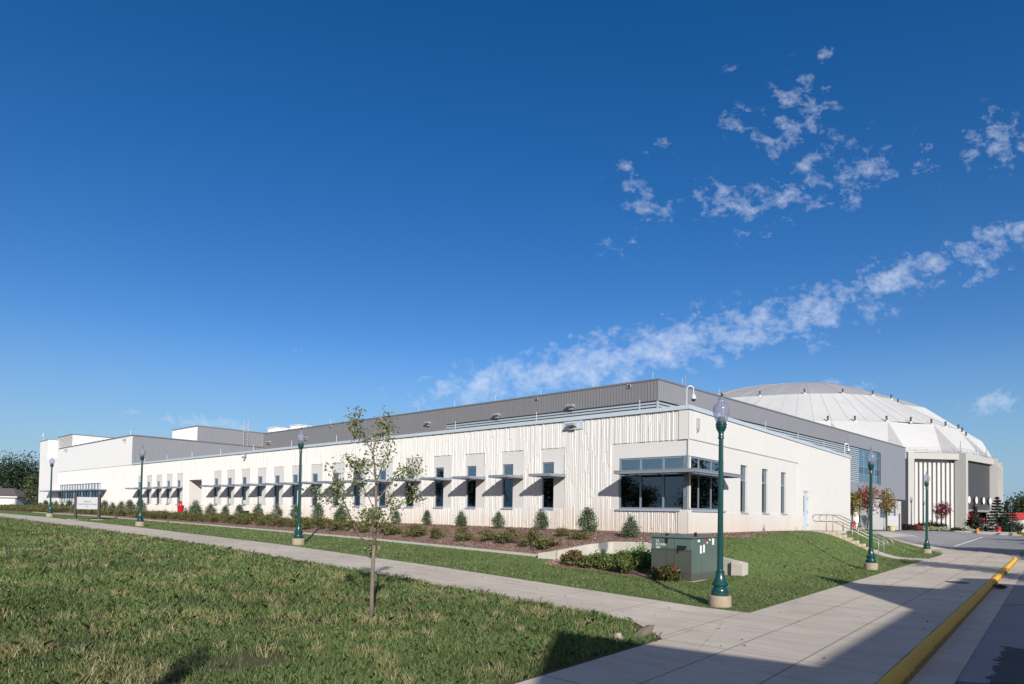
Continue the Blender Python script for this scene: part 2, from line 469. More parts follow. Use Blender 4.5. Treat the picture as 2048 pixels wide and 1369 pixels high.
# corner of the field where path and sidewalk meet is rounded by the path apron
path = sheet('path', steps((-6, 12, 72), (12, 30, 45), (30, 62, 40), (62, 130, 24)), [9.95, 10.8, 11.7, 12.58], M['path'], dz=0.0)
apron = MB(); P_ = [(-6, 12.5), (-4.75, 12.5), (-5.35, 13.0), (-6, 13.65)]
apron.add([(a, b, zf(a, b)+.008) for a, b in P_], [(0, 1, 2, 3)]); structure_ab('path_apron', apron, M['path'])
LB = steps((-25.4, -10, 40), (-10, 0, 30), (0, 9.95, 40))+[6.42, 6.56, NICHE[3]]+steps((4.1, 6.7, 33))
LA = steps((-6, 2, 32), (2, 12, 40), (12, 30, 45), (30, 62, 40), (62, 130, 24))+[-1.0, NICHE[0], 1.44, 0]+steps((-4.0, 1.6, 70))
def mulch_edge(b): return np.where(np.asarray(b) < 0, np.minimum(-1.75+.1*(-np.asarray(b)), -.65), -1.75)+.12*np.sin(np.asarray(b)*1.3)+.1*np.sin(np.asarray(b)*.5)
def is_walk_spur(a, b): return -13.6 < b < -12.0 and a < -3.6
def lawn_keep(a, b):
    if in_niche(a, b): return False
    if b > 6.56: return True
    if b > 0 and a > 1.5: return False
    if a > mulch_edge(b): return False
    if b < -25.0: return False
    # the island tip is rounded
    if b < -18 and a < -6+.036*(-18-b)**1.75: return False
    if -13.75 < b < -12.15 and a > -4.15: return False
    return not is_walk_spur(a, b)
lawn = sheet('lawn', LA, LB, M['lawn'], keep=lawn_keep)
def bed_keep(a, b):
    if in_niche(a, b) or b > 6.42: return False
    if b > 0 and a > 1.5: return True
    if a > 1.5 or (a > 0 and b < 0): return False
    return a > mulch_edge(b) and (b < 6.42) and b > -25
bed = sheet('mulch_bed', LA, LB, M['mulch'], keep=bed_keep)
def low_mulch(a, b): return a > -3.0+.2*math.sin(b*4) and b < 7.18+.12*math.sin(a*3) and not (a < -2.2 and b < 6.6)
niche = sheet('lower_mulch_bed', steps((-4.0, 1.6, 70)), steps((4.1, 6.7, 33), (6.7, NICHE[3], 12)), M['mulch'], zf_=niche_z, keep=lambda a, b: in_niche(a, b) and low_mulch(a, b))
sheet('lower_lawn', steps((-4.0, 1.6, 70)), steps((4.1, 6.7, 33), (6.7, NICHE[3], 12)), M['lawn'], zf_=niche_z, keep=lambda a, b: in_niche(a, b) and not low_mulch(a, b))
nzf = lambda a, b: float(niche_z(a, b))
spur = sheet('step_walkway', steps((-6, -3.6, 8)), [-13.6, -13.2, -12.8, -12.4, -12.0], M['drive'], dz=.004)

# sidewalk with its curved far end
WL = [(-6, 40), (-6, 14), (-6, 9.64), (-6, 0), (-6, -8), (-6, -13), (-6, -18.2), (-5.86, -19.7), (-5.55, -21.2), (-5.1, -22.8), (-4.6, -24.2), (-4.2, -25.1), (-2.5, -25.35), (0, -25.4)]
WR = [(-9.0, 40), (-9.0, 14), (-9.0, 9.64), (-9.0, 0), (-9.0, -8), (-9.0, -13), (-9.0, -18.2), (-8.95, -19.7), (-8.7, -21.2), (-8.2, -22.8), (-7.3, -24.8), (-6.0, -26.3), (-3.5, -27.2), (0, -27.3)]
mb = MB()
for (p, q), (p2, q2) in zip(zip(WL, WR), zip(WL[1:], WR[1:])):
    nn = max(1, int(abs(p[1]-p2[1])/.8)); kk = 5
    for i in range(nn):
        for k in range(kk):
            def pt(t, w):
                a = (p[0]*(1-t)+p2[0]*t)*(1-w)+(q[0]*(1-t)+q2[0]*t)*w; b = (p[1]*(1-t)+p2[1]*t)*(1-w)+(q[1]*(1-t)+q2[1]*t)*w
                return (a, b, zf(a, b)+.004)
            t0, t1, w0, w1 = i/nn, (i+1)/nn, k/kk, (k+1)/kk
            o = len(mb.v); mb.v += [pt(t0, w0), pt(t0, w1), pt(t1, w1), pt(t1, w0)]; mb.f.append([o, o+1, o+2, o+3]); mb.m.append(0)
structure_ab('sidewalk', mb, M['walk'])
# road, gutter
def zroad(a, b):
    a = np.asarray(a, float); b = np.asarray(b, float)
    return zfun(a, b)-.15*(1-ss((-21-b)/9))
sheet('road', steps((-40, -9.25, 14), (-9.25, 0, 20), (0, 2.4, 8)), steps((-84, -27, 60), (-27, -20, 14), (-20, 40, 40)), M['asphalt'], zf_=zroad, dz=-.012,
      keep=lambda a, b: a < -9.25 or (b < -27.2) or (b < -19 and a < -9.0+.055*(-19-b)**1.75))
sheet('gutter', [-9.62, -9.44, -9.17], steps((-20, 40, 60)), M['walk'], zf_=zroad, dz=-.004)
sheet('drive', steps((-2.0, 14, 30)), steps((-38, -25.4, 26)), M['drive'], zf_=zfun, dz=-.006, keep=lambda a, b: (a > 0 or b < -27.2) and a > -2+.25*(b+38)*0)
sheet('asphalt_patch', steps((-14, -10.3, 12), (-10.3, -9.8, 16)), steps((9.1, 9.6, 10), (9.6, 30, 160)), M['newasphalt'], zf_=zroad, dz=-.006, keep=lambda a, b: a < -9.95+.03*math.sin(b*9)+.03*math.sin(b*23+1) and b > 9.3+.03*math.sin(a*11))
# painted line on the road, manhole
mb = MB()
def paintline(p, q, w):
    p, q = np.array(p, float), np.array(q, float); d = (q-p)/np.linalg.norm(q-p); n = np.array([-d[1], d[0]])*w/2
    K = 8
    for i in range(K):
        a0, a1 = p+(q-p)*i/K, p+(q-p)*(i+1)/K; o = len(mb.v)
        for s_ in (a0+n, a0-n, a1-n, a1+n): mb.v.append((s_[0], s_[1], float(zroad(s_[0], s_[1]))+.004))
        mb.f.append([o, o+1, o+2, o+3]); mb.m.append(0)
paintline((-5.2, -31.8), (-4.6, -64), .16); paintline((-2.3, -37), (-1.6, -37.6), .55)
structure_ab('road_marking', mb, M['roadpaint'])
# yellow kerb, rounded section
prof = [(0, -.004), (.02, .012), (.10, .014), (.145, -.012), (.175, -.07), (.185, -.17)]
KB = [(-9.0, 40)]+[(-9.0, b) for b in np.arange(30, -18.3, -1.2)]+[(-8.97, -19), (-8.95, -19.7), (-8.85, -20.5), (-8.7, -21.2), (-8.48, -22.0), (-8.2, -22.8)]
mb = MB()
for i, (a, b) in enumerate(KB):
    p0 = np.array(KB[max(0, i-1)]); p1 = np.array(KB[min(len(KB)-1, i+1)]); d = (p1-p0)/np.linalg.norm(p1-p0); n = np.array([d[1], -d[0]])
    if n[0] > 0: n = -n
    drop = 1 if b > -19 else max(.25, 1-(-19-b)*.2)
    for o_, h in prof: mb.v.append((a+n[0]*o_, b+n[1]*o_, zf(a, b)+h*drop+.006*math.sin(i*2.3)))
K = len(prof)
for i in range(len(KB)-1):
    for k in range(K-1): mb.f.append([i*K+k, i*K+k+1, (i+1)*K+k+1, (i+1)*K+k]); mb.m.append(0)
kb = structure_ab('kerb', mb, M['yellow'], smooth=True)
# far kerb + grass + walk in front of the arena
mb = MB()
for i, (p, q) in enumerate((((-7.0, -80.5), (-40, -79)), ((-7.0, -80.5), (-.5, -81)), ((-.5, -81), (6, -92)))):
    mb2 = MB(); mb2.wallbox(p, q, -.12, .12, -.3, max(zf(*p), zf(*q))+.13)
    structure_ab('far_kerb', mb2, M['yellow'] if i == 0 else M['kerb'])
sheet('far_lawn', steps((2.4, 14, 12))+[6.8], steps((-100, -38, 40)), M['lawn'], keep=lambda a, b: a < 6.8 and b < -38.5-.8*(6.8-a), dz=.03)
sheet('far_lawn_strip', steps((-60, -7, 20)), steps((-98, -81, 10)), M['lawn'], dz=.06)
sheet('far_walk', [6.8, 7.6, 8.6], steps((-100, -38, 40)), M['path'], dz=.035)
sheet('arena_bed', steps((-7, 6.8, 12)), steps((-104, -81.2, 12)), M['mulch'], dz=.03, keep=lambda a, b: b < -81.2-.9*max(0, a+.5) )
mb = MB(); mb.lathe([(.3, 0), (.3, .012), (.27, .016), (.0001, .016)], 24)
c = mb.build('utility_cover', M['iron'], loc=ab2w(-8.35, -.9, .002)); tag(c, 'dark iron utility cover set in the sidewalk near the yellow kerb', 'utility cover')
# garden edging strips
mb = MB()
for i in range(120):
    a0 = 1.95+i*.55; a1 = a0+.55
    if a1 > 66: break
    mb.add([(a0, 6.42, zf(a0, 6.42)-.1), (a1, 6.42, zf(a1, 6.42)-.1), (a1, 6.56, zf(a1, 6.56)-.1), (a0, 6.56, zf(a0, 6.56)-.1),
            (a0, 6.42, zf(a0, 6.42)+.045), (a1, 6.42, zf(a1, 6.42)+.045), (a1, 6.56, zf(a1, 6.56)+.045), (a0, 6.56, zf(a0, 6.56)+.045)],
           [(4, 5, 6, 7), (0, 1, 5, 4), (2, 3, 7, 6)])
ge = structure_ab('garden_edging', mb, M['conc'], None); tag(ge, 'thin pale concrete edging strip between the lawn and the mulch bed', 'edging')
# ------------------------------------------------------------------ the white building
B = empty('sports_building', (CX, CY, 0), RZ)
tag(B, 'long white ribbed concrete building with grey metal upper storey and sunshades over its windows', 'building')

def gridwall(mb, fixed, off, h0, h1, z0, z1, holes, axis='a', flip=False):
    """wall face with rectangular holes; axis 'a': plane b=off ; axis 'b': plane a=off"""
    hs = sorted(set([h0, h1]+[x for r in holes for x in r[:2] if h0 < x < h1]))
    zs = sorted(set([z0, z1]+[x for r in holes for x in r[2:] if z0 < x < z1]))
    for i in range(len(hs)-1):
        for j in range(len(zs)-1):
            hm, zm = (hs[i]+hs[i+1])/2, (zs[j]+zs[j+1])/2
            if any(r[0] < hm < r[1] and r[2] < zm < r[3] for r in holes): continue
            q = [(hs[i], zs[j]), (hs[i+1], zs[j]), (hs[i+1], zs[j+1]), (hs[i], zs[j+1])]
            mb.add([(h, off, z) if axis == 'a' else (off, h, z) for h, z in q], [(0, 1, 2, 3)])

def reveal(mb, off, depth, r, axis='a', sgn=-1):
    """the four sides of an opening, going inward"""
    h0, h1, z0, z1 = r; a = off; c = off+sgn*depth
    q = [(h0, z0), (h1, z0), (h1, z1), (h0, z1)]
    for i in range(4):
        p, s_ = q[i], q[(i+1) % 4]
        pts = [(p[0], a, p[1]), (s_[0], a, s_[1]), (s_[0], c, s_[1]), (p[0], c, p[1])]
        if axis == 'b': pts = [(y, x, z) for x, y, z in pts]
        mb.add(pts, [(0, 1, 2, 3)])

def subtract(intervals, lo, hi):
    out = []
    for a, b in intervals:
        if hi <= a or lo >= b: out.append((a, b)); continue
        if lo > a: out.append((a, lo))
        if hi < b: out.append((hi, b))
    return out

WIN_A = [7.17, 9.6, 12.05, 14.43, 16.83, 19.3, 21.75, 24.05, 26.43, 28.87, 31.26, 33.71, 36.11, 38.51, 40.85]
WIN_B = [48.2, 50.5, 52.85, 55.28, 57.64]
Z_S, Z_H = 2.11, 4.22
REC = -.06
holes = [(al-.68, al, Z_S, Z_H) for al in WIN_A+WIN_B]
corner_hole = (0.0, 3.12, 2.13, 4.22); door_hole = (43.15, 45.65, 1.0, 4.2); ribbon = (68.8, 84.6, 2.15, 4.38)
recess = [(al-1.25, al+.09, 2.09, 4.84) for al in WIN_A+WIN_B]+[(-.1, 3.5, 2.13, 4.85)]
smooth_only = recess
ribcut = recess+[door_hole, ribbon, (4.86, 5.94, 5.57, 6.0)]
# base plane
mb = MB(); mb.mi = 0
gridwall(mb, 0, REC, 0, 85.3, .3, 6.0, holes+[corner_hole, door_hole, ribbon], 'a')
for h in holes+[corner_hole, ribbon]: reveal(mb, REC, .16, h)
reveal(mb, REC, 2.2, door_hole)
mb.add([(43.15, REC-2.2, 1), (45.65, REC-2.2, 1), (45.65, REC-2.2, 4.2), (43.15, REC-2.2, 4.2)], [(0, 1, 2, 3)])
mb.box(0.02, .42, REC, 0.004, 4.85, 6.0); mb.box(0.02, .42, REC, 0.004, .3, 2.13)
mb.build('wall', M['panel'], B)
# fractured ribs
mb = MB(); r_ = random.Random(3)
a = .50
while a < 85.2:
    w = r_.uniform(.043, .050); d = r_.uniform(.034, .05)
    iv = [(.3, 5.985)]
    for h in ribcut:
        if h[0]-.03 < a < h[1]+.0: iv = subtract(iv, h[2], h[3])
    for z0, z1 in iv:
        z = z0
        while z < z1:
            zz = min(z1, z+r_.uniform(.35, 2.0));
            if z1-zz < .25: zz = z1
            off = r_.uniform(-.010, .010); dd = d+r_.uniform(-.02, .012)
            x0, x1 = a+off-w/2, a+off+w/2
            mb.add([(x0-.012, REC, z), (x1+.012, REC, z), (x1+.012, REC, zz), (x0-.012, REC, zz),
                    (x0, REC+dd, z), (x1, REC+dd, z), (x1, REC+dd, zz), (x0, REC+dd, zz)],
                   [(4, 5, 6, 7), (0, 4, 7, 3), (1, 2, 6, 5), (0, 1, 5, 4), (3, 7, 6, 2)])
            z = zz
    a += .086 if a < 24 else .105
# rib ground plane (cream) just proud of the smooth panel where there is no recess
gridwall(mb, 0, REC+.004, .42, 85.3, .3, 6.0, ribcut+[(-.1, .42, 0, 7)]+holes, 'a')
mb.build('ribbed_facing', M['rib'], B)
# right (short) wall
VW = [(5.38, 6.18), (8.12, 8.95), (10.9, 11.7)]
mb = MB(); rholes = [(-v1, -v0, 2.07, 4.22) for v0, v1 in VW]+[(-3.53, 0, 2.13, 4.22), (-15.62, -14.62, 1.15, 3.36)]
gridwall(mb, 0, .035, -13.65, 0, 2.05, 4.86, rholes, 'b')
for h in rholes[:4]: reveal(mb, .035, .16, h, 'b', 1)
rr = [(-13.65, 0, 2.05, 4.86)]
gridwall(mb, 0, 0, -25.3, 0, .3, 6.0, rr+[rholes[4]], 'b')
reveal(mb, 0, .035, rr[0], 'b', 1); reveal(mb, 0, .12, rholes[4], 'b', 1)
v = .5
while v < 25.2:
    iv = [(.3, 5.985)]
    if v < 13.7: iv = subtract(iv, 2.03, 4.88)
    if 14.5 < v < 15.75: iv = subtract(iv, .9, 3.42)
    for z0, z1 in iv: mb.box(-.014, 0, -v-.04, -v+.035, z0, z1)
    v += .13
for jv in (5.4, 8.1, 10.85):
    mb.box(.0345, .036, -jv-.008, -jv+.008, 4.25, 4.85)
mb.add([(0, -25.3, .3), (59, -25.3, .3), (59, -25.3, 6), (0, -25.3, 6)], [(0, 1, 2, 3)])
mb.build('side_wall', M['panel_r'], B)
# coping and roof
mb = MB()
mb.box(-.06, 59.3, -.30, .05, 6.0, 6.16); mb.box(-.06, .30, -25.36, -.3, 6.0, 6.16)
mb.build('coping', M['coping'], B)
mb = MB(); mb.box(.3, 59.3, -25.3, -.3, 5.7, 5.85); mb.build('roof', M['roof'], B)

def window_a(al, i):
    w = MB(); x0, x1 = al-.68, al; y = REC-.10; t = .05
    w.box(x0, x0+t, y, y+.06, Z_S, Z_H); w.box(x1-t, x1, y, y+.06, Z_S, Z_H)
    w.box(x0+t, x1-t, y, y+.06, Z_H-.06, Z_H); w.box(x0+t, x1-t, y, y+.06, Z_S, Z_S+.06); w.box(x0+t, x1-t, y, y+.06, 3.5, 3.6)
    f = w.build('window', M['frame'], B)
    for z0, z1, mm in ((3.6, Z_H-.06, 'glass'), (Z_S+.06, 3.5, 'glass_lo')):
        e0, e1, e2 = (random.uniform(-.007, .007) for _ in range(3)); ya, yb = y+.022, y+.008; xa, xb = x0+t, x1-t   # no two panes sit quite true
        p = MB(); p.add([(xa, yb, z0), (xb, yb, z0), (xb, yb, z1), (xa, yb, z1), (xa, ya+e0, z0), (xb, ya+e1, z0), (xb, ya+e1+e2, z1), (xa, ya+e0+e2, z1)], [(0, 1, 2, 3), (7, 6, 5, 4), (0, 4, 5, 1), (1, 5, 6, 2), (2, 6, 7, 3), (3, 7, 4, 0)]); p.build('pane', M[mm], f)
    s = MB(); s.box(x0-.05, x1+.03, REC-.02, REC+.075, Z_S-.055, Z_S+.004); s.build('sill', M['sill'], f)
    if i in (11, 12, 13, 14, 16): n_ = MB(); n_.box(x0+.12, x1-.14, y+.026, y+.03, 2.2, 2.2+.14*(2+i % 3)); n_.build('paper_notice', M['white_louvre'], f)
def sunshade(al, i):
    w = MB(); x0, x1 = al-1.40, al-.16; d = 1.12
    w.box(x0, x1, d-.04, d, 3.51, 3.63); w.box(x0, x0+.04, .02, d-.04, 3.51, 3.63); w.box(x1-.04, x1, .02, d-.04, 3.51, 3.63)
    w.box(x0+.04, x1-.04, .02, d-.04, 3.60, 3.615)
    for k in range(5): w.box(x0+.04, x1-.04, .15+k*.19, .17+k*.19, 3.53, 3.6)
    for x in (x0+.12, x1-.16): w.box(x, x+.04, REC, .03, 3.47, 3.70)
    w.build('sunshade', M['shade'], B)
for i, al in enumerate(WIN_A+WIN_B): window_a(al, i); sunshade(al, i)
for v0, v1 in VW:
    w = MB(); x = .035+.08; t = .05; y0, y1 = -v1, -v0; z0, z1 = 2.07, 4.22
    w.box(x, x+.06, y0, y0+t, z0, z1); w.box(x, x+.06, y1-t, y1, z0, z1); w.box(x, x+.06, y0+t, y1-t, z1-.06, z1); w.box(x, x+.06, y0+t, y1-t, z0, z0+.06)
    w.box(x, x+.06, y0+t, y1-t, 3.5, 3.6); w.box(x-.01, x+.06, y0+.22, y0+.27, z0+.06, z1-.06)
    f = w.build('window', M['frame'], B)
    p = MB(); p.box(x+.03, x+.045, y0+t, y1-t, 3.6, z1-.06); p.build('pane', M['glass'], f)
    p = MB(); p.box(x+.03, x+.045, y0+t, y1-t, z0+.06, 3.5); p.build('pane', M['glass_lo'], f)
    s = MB(); s.box(-.04, .05, y0-.03, y1+.05, z0-.06, z0+.004); s.build('sill', M['sill'], f)
# corner window
w = MB(); y = REC-.10; t = .07; zs0, zs1 = 2.13, 4.22
XS = [.16, 1.10, 2.11, 3.12-.05]
for x in XS: w.box(x-.035, x+.035, y, y+.07, zs0+.07, zs1-.07)
w.box(.0, 3.12, y, y+.07, zs1-.07, zs1); w.box(.0, 3.12, y, y+.07, zs0, zs0+.07); w.box(.2, 3.02, y, y+.07, 3.5, 3.62)
yy = .035+.10; VS = [.16, 1.08, 2.28, 3.48]
for v in VS: w.box(yy-.07, yy, -v-.035, -v+.035, zs0+.07, zs1-.07)
w.box(yy-.07, yy, -3.53, -.16, zs1-.07, zs1); w.box(yy-.07, yy, -3.53, -.16, zs0, zs0+.07); w.box(yy-.07, yy, -3.45, -.2, 3.5, 3.62)
w.box(.02, .2, -.2, .0, zs0, zs1)
cw = w.build('corner_window', M['frame'], B)
for i in range(3):
    for z0, z1, m in ((3.62, 4.15, 'glass'), (2.2, 3.5, 'glass_lo')):
        p = MB(); p.box(XS[i]+.035, XS[i+1]-.035, y+.015, y+.03, z0, z1); p.build('pane', M[m], cw)
        p = MB(); p.box(yy-.045, yy-.03, -VS[i+1]+.035, -VS[i]-.035, z0, z1); p.build('pane', M[m], cw)
s = MB(); s.box(.32, 3.2, REC-.03, .05, 2.06, 2.133); s.box(-.05, .06, -3.58, -.32, 2.06, 2.133); s.build('sill', M['sill'], cw)
# L-shaped canopy over it
w = MB(); d, e = 1.14, .80
w.prism([(2.62, .02), (2.62, d), (-e, d), (-e, -3.35), (-.02, -3.35), (-.02, .02)], 3.59, 3.61)
w.box(-e, 2.62, d-.05, d, 3.5, 3.635); w.box(-e, -e+.05, -3.35, d-.05, 3.5, 3.635); w.box(2.57, 2.62, .02, d-.05, 3.5, 3.635); w.box(-e+.05, -.02, -3.35, -3.30, 3.5, 3.635)
for k in range(5): w.box(-e+.05, 2.57, .2+k*.18, .22+k*.18, 3.53, 3.59)
for x in (.2, 1.1, 2.11, 2.5): w.box(x-.03, x+.03, -.05, .09, 3.635, 3.72)
w.build('corner_sunshade', M['shade'], B)
# side door
w = MB(); w.box(.06, .11, -15.56, -14.68, 1.16, 3.31); w.box(.05, .12, -15.62, -15.56, 1.15, 3.36); w.box(.05, .12, -14.68, -14.62, 1.15, 3.36); w.box(.05, .12, -15.56, -14.68, 3.31, 3.36)
dr = w.build('door', M['doorpaint'], B)
w = MB(); w.box(.05, .06, -14.92, -14.80, 2.2, 3.1); w.build('vision_panel', M['black'], dr)
w = MB(); w.box(.0, .06, -14.78, -14.72, 2.02, 2.14); w.build('handle', M['fixture'], dr)
for z in (1.4, 2.15, 2.9):
    w = MB(); w.box(.02, .06, -15.58, -15.54, z, z+.15); w.build('hinge', M['fixture'], dr)
mb = MB(); mb.box(43.6, 45.0, -2.24, -2.2, 1.2, 3.4); mb.build('entrance_door', M['doorpaint'], B)
# ribbon window on the far left
w = MB(); y = REC-.1; n = 15; bw = (ribbon[1]-ribbon[0])/n
for k in range(n+1): w.box(ribbon[0]+k*bw-.05, ribbon[0]+k*bw+.05, y, y+.08, 2.15, 4.38)
w.box(ribbon[0], ribbon[1], y, y+.08, 2.15, 2.23); w.box(ribbon[0], ribbon[1], y, y+.08, 4.3, 4.38); w.box(ribbon[0], ribbon[1], y, y+.08, 3.5, 3.6)
rw = w.build('ribbon_window', M['frame'], B)
for k in range(n):
    x0, x1 = ribbon[0]+k*bw+.05, ribbon[0]+(k+1)*bw-.05
    p = MB(); p.box(x0, x1, y+.02, y+.035, 3.6, 4.3); p.build('pane', M['glass_teal'] if k % 2 else M['glass'], rw)
    p = MB(); p.box(x0, x1, y+.02, y+.035, 2.23, 3.5); p.build('pane', M['glass_lo'] if k % 3 else M['glass_teal'], rw)
    p = MB(); p.box(x0+bw*.45, x0+bw*.75, y+.036, y+.07, 3.6, 4.3); p.build('blind', M['white_louvre'], rw)
    p = MB(); p.box(x0+bw*.4, x0+bw*.72, y+.036, y+.07, 2.25, 2.75); p.build('blind', M['white_louvre'], rw)
w = MB(); w.box(66.6, 89, .02, 1.1, 3.53, 3.64); w.build('sunshade', M['shade'], B)
# tall white block at the left (front flush), its grey side, and the block behind
mb = MB(); mb.box(59.4, 85.3, -30, -.002, 6.02, 8.95); mb.mi = 1
mb.add([(59.38, -.0, 6.02), (59.38, -30, 6.02), (59.38, -30, 8.95), (59.38, -.0, 8.95)], [(0, 1, 2, 3)])
k = -.3
while k > -30: mb.box(59.36, 59.38, k-.03, k+.03, 6.02, 8.95); k -= .32
mb.mi = 2; mb.box(59.32, 85.35, -.15, .04, 8.95, 9.06); mb.box(59.30, 59.5, -30, -.15, 8.95, 9.06)
mb.build('upper_block', [M['white'], M['grey_sunlit'], M['cap']], B)
mb = MB(); mb.box(59.46, 66.2, -16, -6.3, 9.0, 10.62); mb.mi = 1
k = -6.4
mb.add([(59.44, -6.3, 9.05), (59.44, -13.7, 9.05), (59.44, -13.7, 10.62), (59.44, -6.3, 10.62)], [(0, 1, 2, 3)])
while k > -13.6: mb.box(59.42, 59.44, k-.03, k+.03, 9.06, 10.62); k -= .32
mb.mi = 2; mb.box(59.40, 66.3, -16, -6.24, 10.62, 10.72)
mb.build('penthouse_block', [M['white'], M['grey_sunlit'], M['cap']], B)
mb = MB(); mb.box(85.3, 94.4, -8, -.002, .3, 7.94); mb.box(90.4, 94.45, -8, .004, 7.94, 10.45)
mb.box(84.0, 90.4, -14, -1.1, 7.94, 10.85)
mb.mi = 1; k = 7.98
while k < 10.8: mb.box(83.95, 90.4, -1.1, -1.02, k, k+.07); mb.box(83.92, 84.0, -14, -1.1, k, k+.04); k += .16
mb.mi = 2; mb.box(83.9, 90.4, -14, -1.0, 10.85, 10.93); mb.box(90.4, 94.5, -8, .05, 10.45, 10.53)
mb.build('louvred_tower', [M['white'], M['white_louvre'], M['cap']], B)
# grey upper storey ------------------------------------------------
GA, GB = 8.55, -13.75; GZ = 10.56
gdir_w = np.array([math.sin(rad(46.65)), math.cos(rad(46.65))])
gd = np.array([gdir_w@U, -(gdir_w@V)])            # in (a,b)
G0 = np.array([GA, GB])
def gp(t, o=0.0):                                   # point on the skewed right face, o = outward
    n = np.array([gd[1], -gd[0]]); n = n if n[0] < 0 else -n
    return G0+gd*t+n*o
mb = MB()
# left face: fascia, then plain face beyond the louvres
mb.add([(GA, GB, 9.25), (28.25, GB, 9.25), (28.25, GB, GZ), (GA, GB, GZ)], [(0, 1, 2, 3)])
mb.add([(28.25, GB, 5.7), (59.44, GB, 5.7), (59.44, GB, GZ), (28.25, GB, GZ)], [(0, 1, 2, 3)])
mb.add([(28.25, GB-.3, 5.7), (28.25, GB, 5.7), (28.25, GB, 9.25), (28.25, GB-.3, 9.25)], [(0, 1, 2, 3)])
mb.add([(GA, GB, 9.25), (28.25, GB, 9.25), (28.25, GB-.4, 9.25), (GA, GB-.4, 9.25)], [(0, 1, 2, 3)])
a = GA+.02
while a < 59.4:
    mb.box(a, a+.035, GB, GB+.03, 9.25 if a < 28.25 else 5.7, GZ); a += .23
mb.build('grey_cladding', M['grey'], B)
mb = MB()
def gq(t0, t1, z0, z1, o=0.0):
    p, q = gp(t0, o), gp(t1, o); mb.add([(*p, z0), (*q, z0), (*q, z1), (*p, z1)], [(0, 1, 2, 3)])
gq(0, 53.4, 9.25, GZ); gq(44.0, 53.4, 4.2, 9.25); gq(20, 44.0, 4.2, 5.63)
t = .1
while t < 34: 
    p, q = gp(t), gp(t+.035); p2, q2 = gp(t, .03), gp(t+.035, .03)
    mb.add([(*p, 9.25), (*q, 9.25), (*q2, 9.25), (*p2, 9.25), (*p, GZ), (*q, GZ), (*q2, GZ), (*p2, GZ)], [(0, 1, 5, 4), (1, 2, 6, 5), (2, 3, 7, 6), (3, 0, 4, 7)]); t += .23
# soffit, end return, back, roof
far = gp(53.4); inn = gp(53.4, -1.3)
mb.add([(*gp(20), 4.2), (*gp(53.4), 4.2), (*gp(53.4, -2), 4.2), (*gp(20, -2), 4.2)], [(0, 1, 2, 3)])
bk = np.array([far[0]+18, far[1]-4])
mb.add([(*far, 4.2), (*bk, 4.2), (*bk, GZ), (*far, GZ)], [(0, 1, 2, 3)])
mb.add([(*far, GZ-.05), (*gp(0), GZ-.05), (59.4, GB, GZ-.05), (62, far[1], GZ-.05), (*bk, GZ-.05)], [(0, 1, 2, 3, 4)])
mb.build('grey_cladding', M['grey_sunlit'], B)
mb = MB(); mb.box(GA-.03, 59.4, GB-.2, GB+.05, GZ, GZ+.1); mb.wallbox(gp(0, .05), gp(53.4, .05), -.25, 0, GZ, GZ+.1) if False else None
p, q, p2, q2 = gp(-.02, .05), gp(53.45, .05), gp(0, -.2), gp(53.4, -.2); mb.prism([p, q, q2, p2], GZ, GZ+.1)
mb.build('roof_cap', M['cap'], B)
# louvres
mb = MB(); z = 6.05
while z < 9.2:
    mb.prism([(GA+.12, GB-.16), (28.25, GB-.16), (28.25, GB-.04), (GA+.12, GB-.04)], [z+.16, z+.16, z, z], [z+.19, z+.19, z+.03, z+.03]); z += .2
z = 5.65
while z < 9.2:
    p, q, p2, q2 = gp(.12, -.16), gp(37.2, -.16), gp(.12, -.04), gp(37.2, -.04)
    mb.prism([p2, q2, q, p], [z, z, z+.16, z+.16], [z+.03, z+.03, z+.19, z+.19]); z += .2
mb.box(GA+.03, GA+.14, GB-.18, GB-.03, 5.7, 9.25)
mb.build('louvre', M['louvre'], B)
mb = MB(); mb.add([(GA+.3, GB-.18, 5.7), (28.25, GB-.18, 5.7), (28.25, GB-.18, 9.25), (GA+.3, GB-.18, 9.25)], [(0, 1, 2, 3)])
p, q = gp(.1, -.18), gp(37.2, -.18); mb.add([(*p, 5.6), (*q, 5.6), (*q, 9.25), (*p, 9.25)], [(0, 1, 2, 3)])
mb.build('louvre_backing', simple('louvre_backing', (.30, .34, .37), .7), B)
# big corner glazing
mb = MB()
for tt in (37.2, 38.9, 40.6, 42.3, 44.0):
    p, q, p2, q2 = gp(tt-.05, -.22), gp(tt+.05, -.22), gp(tt-.05, -.1), gp(tt+.05, -.1); mb.prism([p2, q2, q, p], 5.63, 9.2)
for z in (5.63, 6.5, 7.3, 8.5, 9.12):
    p, q, p2, q2 = gp(37.2, -.21), gp(44, -.21), gp(37.2, -.11), gp(44, -.11); mb.prism([p2, q2, q, p], z, z+.08)
gw = mb.build('glazing', M['frame'], B)
for i, (t0, t1) in enumerate(((37.25, 38.85), (38.95, 40.55), (40.65, 42.25), (42.35, 43.95))):
    for z0, z1, mm in ((5.71, 6.5, 'glass_teal'), (6.58, 7.3, 'glass'), (7.38, 8.5, 'glass_teal'), (8.58, 9.12, 'glass_teal')):
        p, q, p2, q2 = gp(t0, -.18), gp(t1, -.18), gp(t0, -.15), gp(t1, -.15)
        o = MB(); o.prism([p2, q2, q, p], z0, z1); o.build('pane', M[mm], gw)
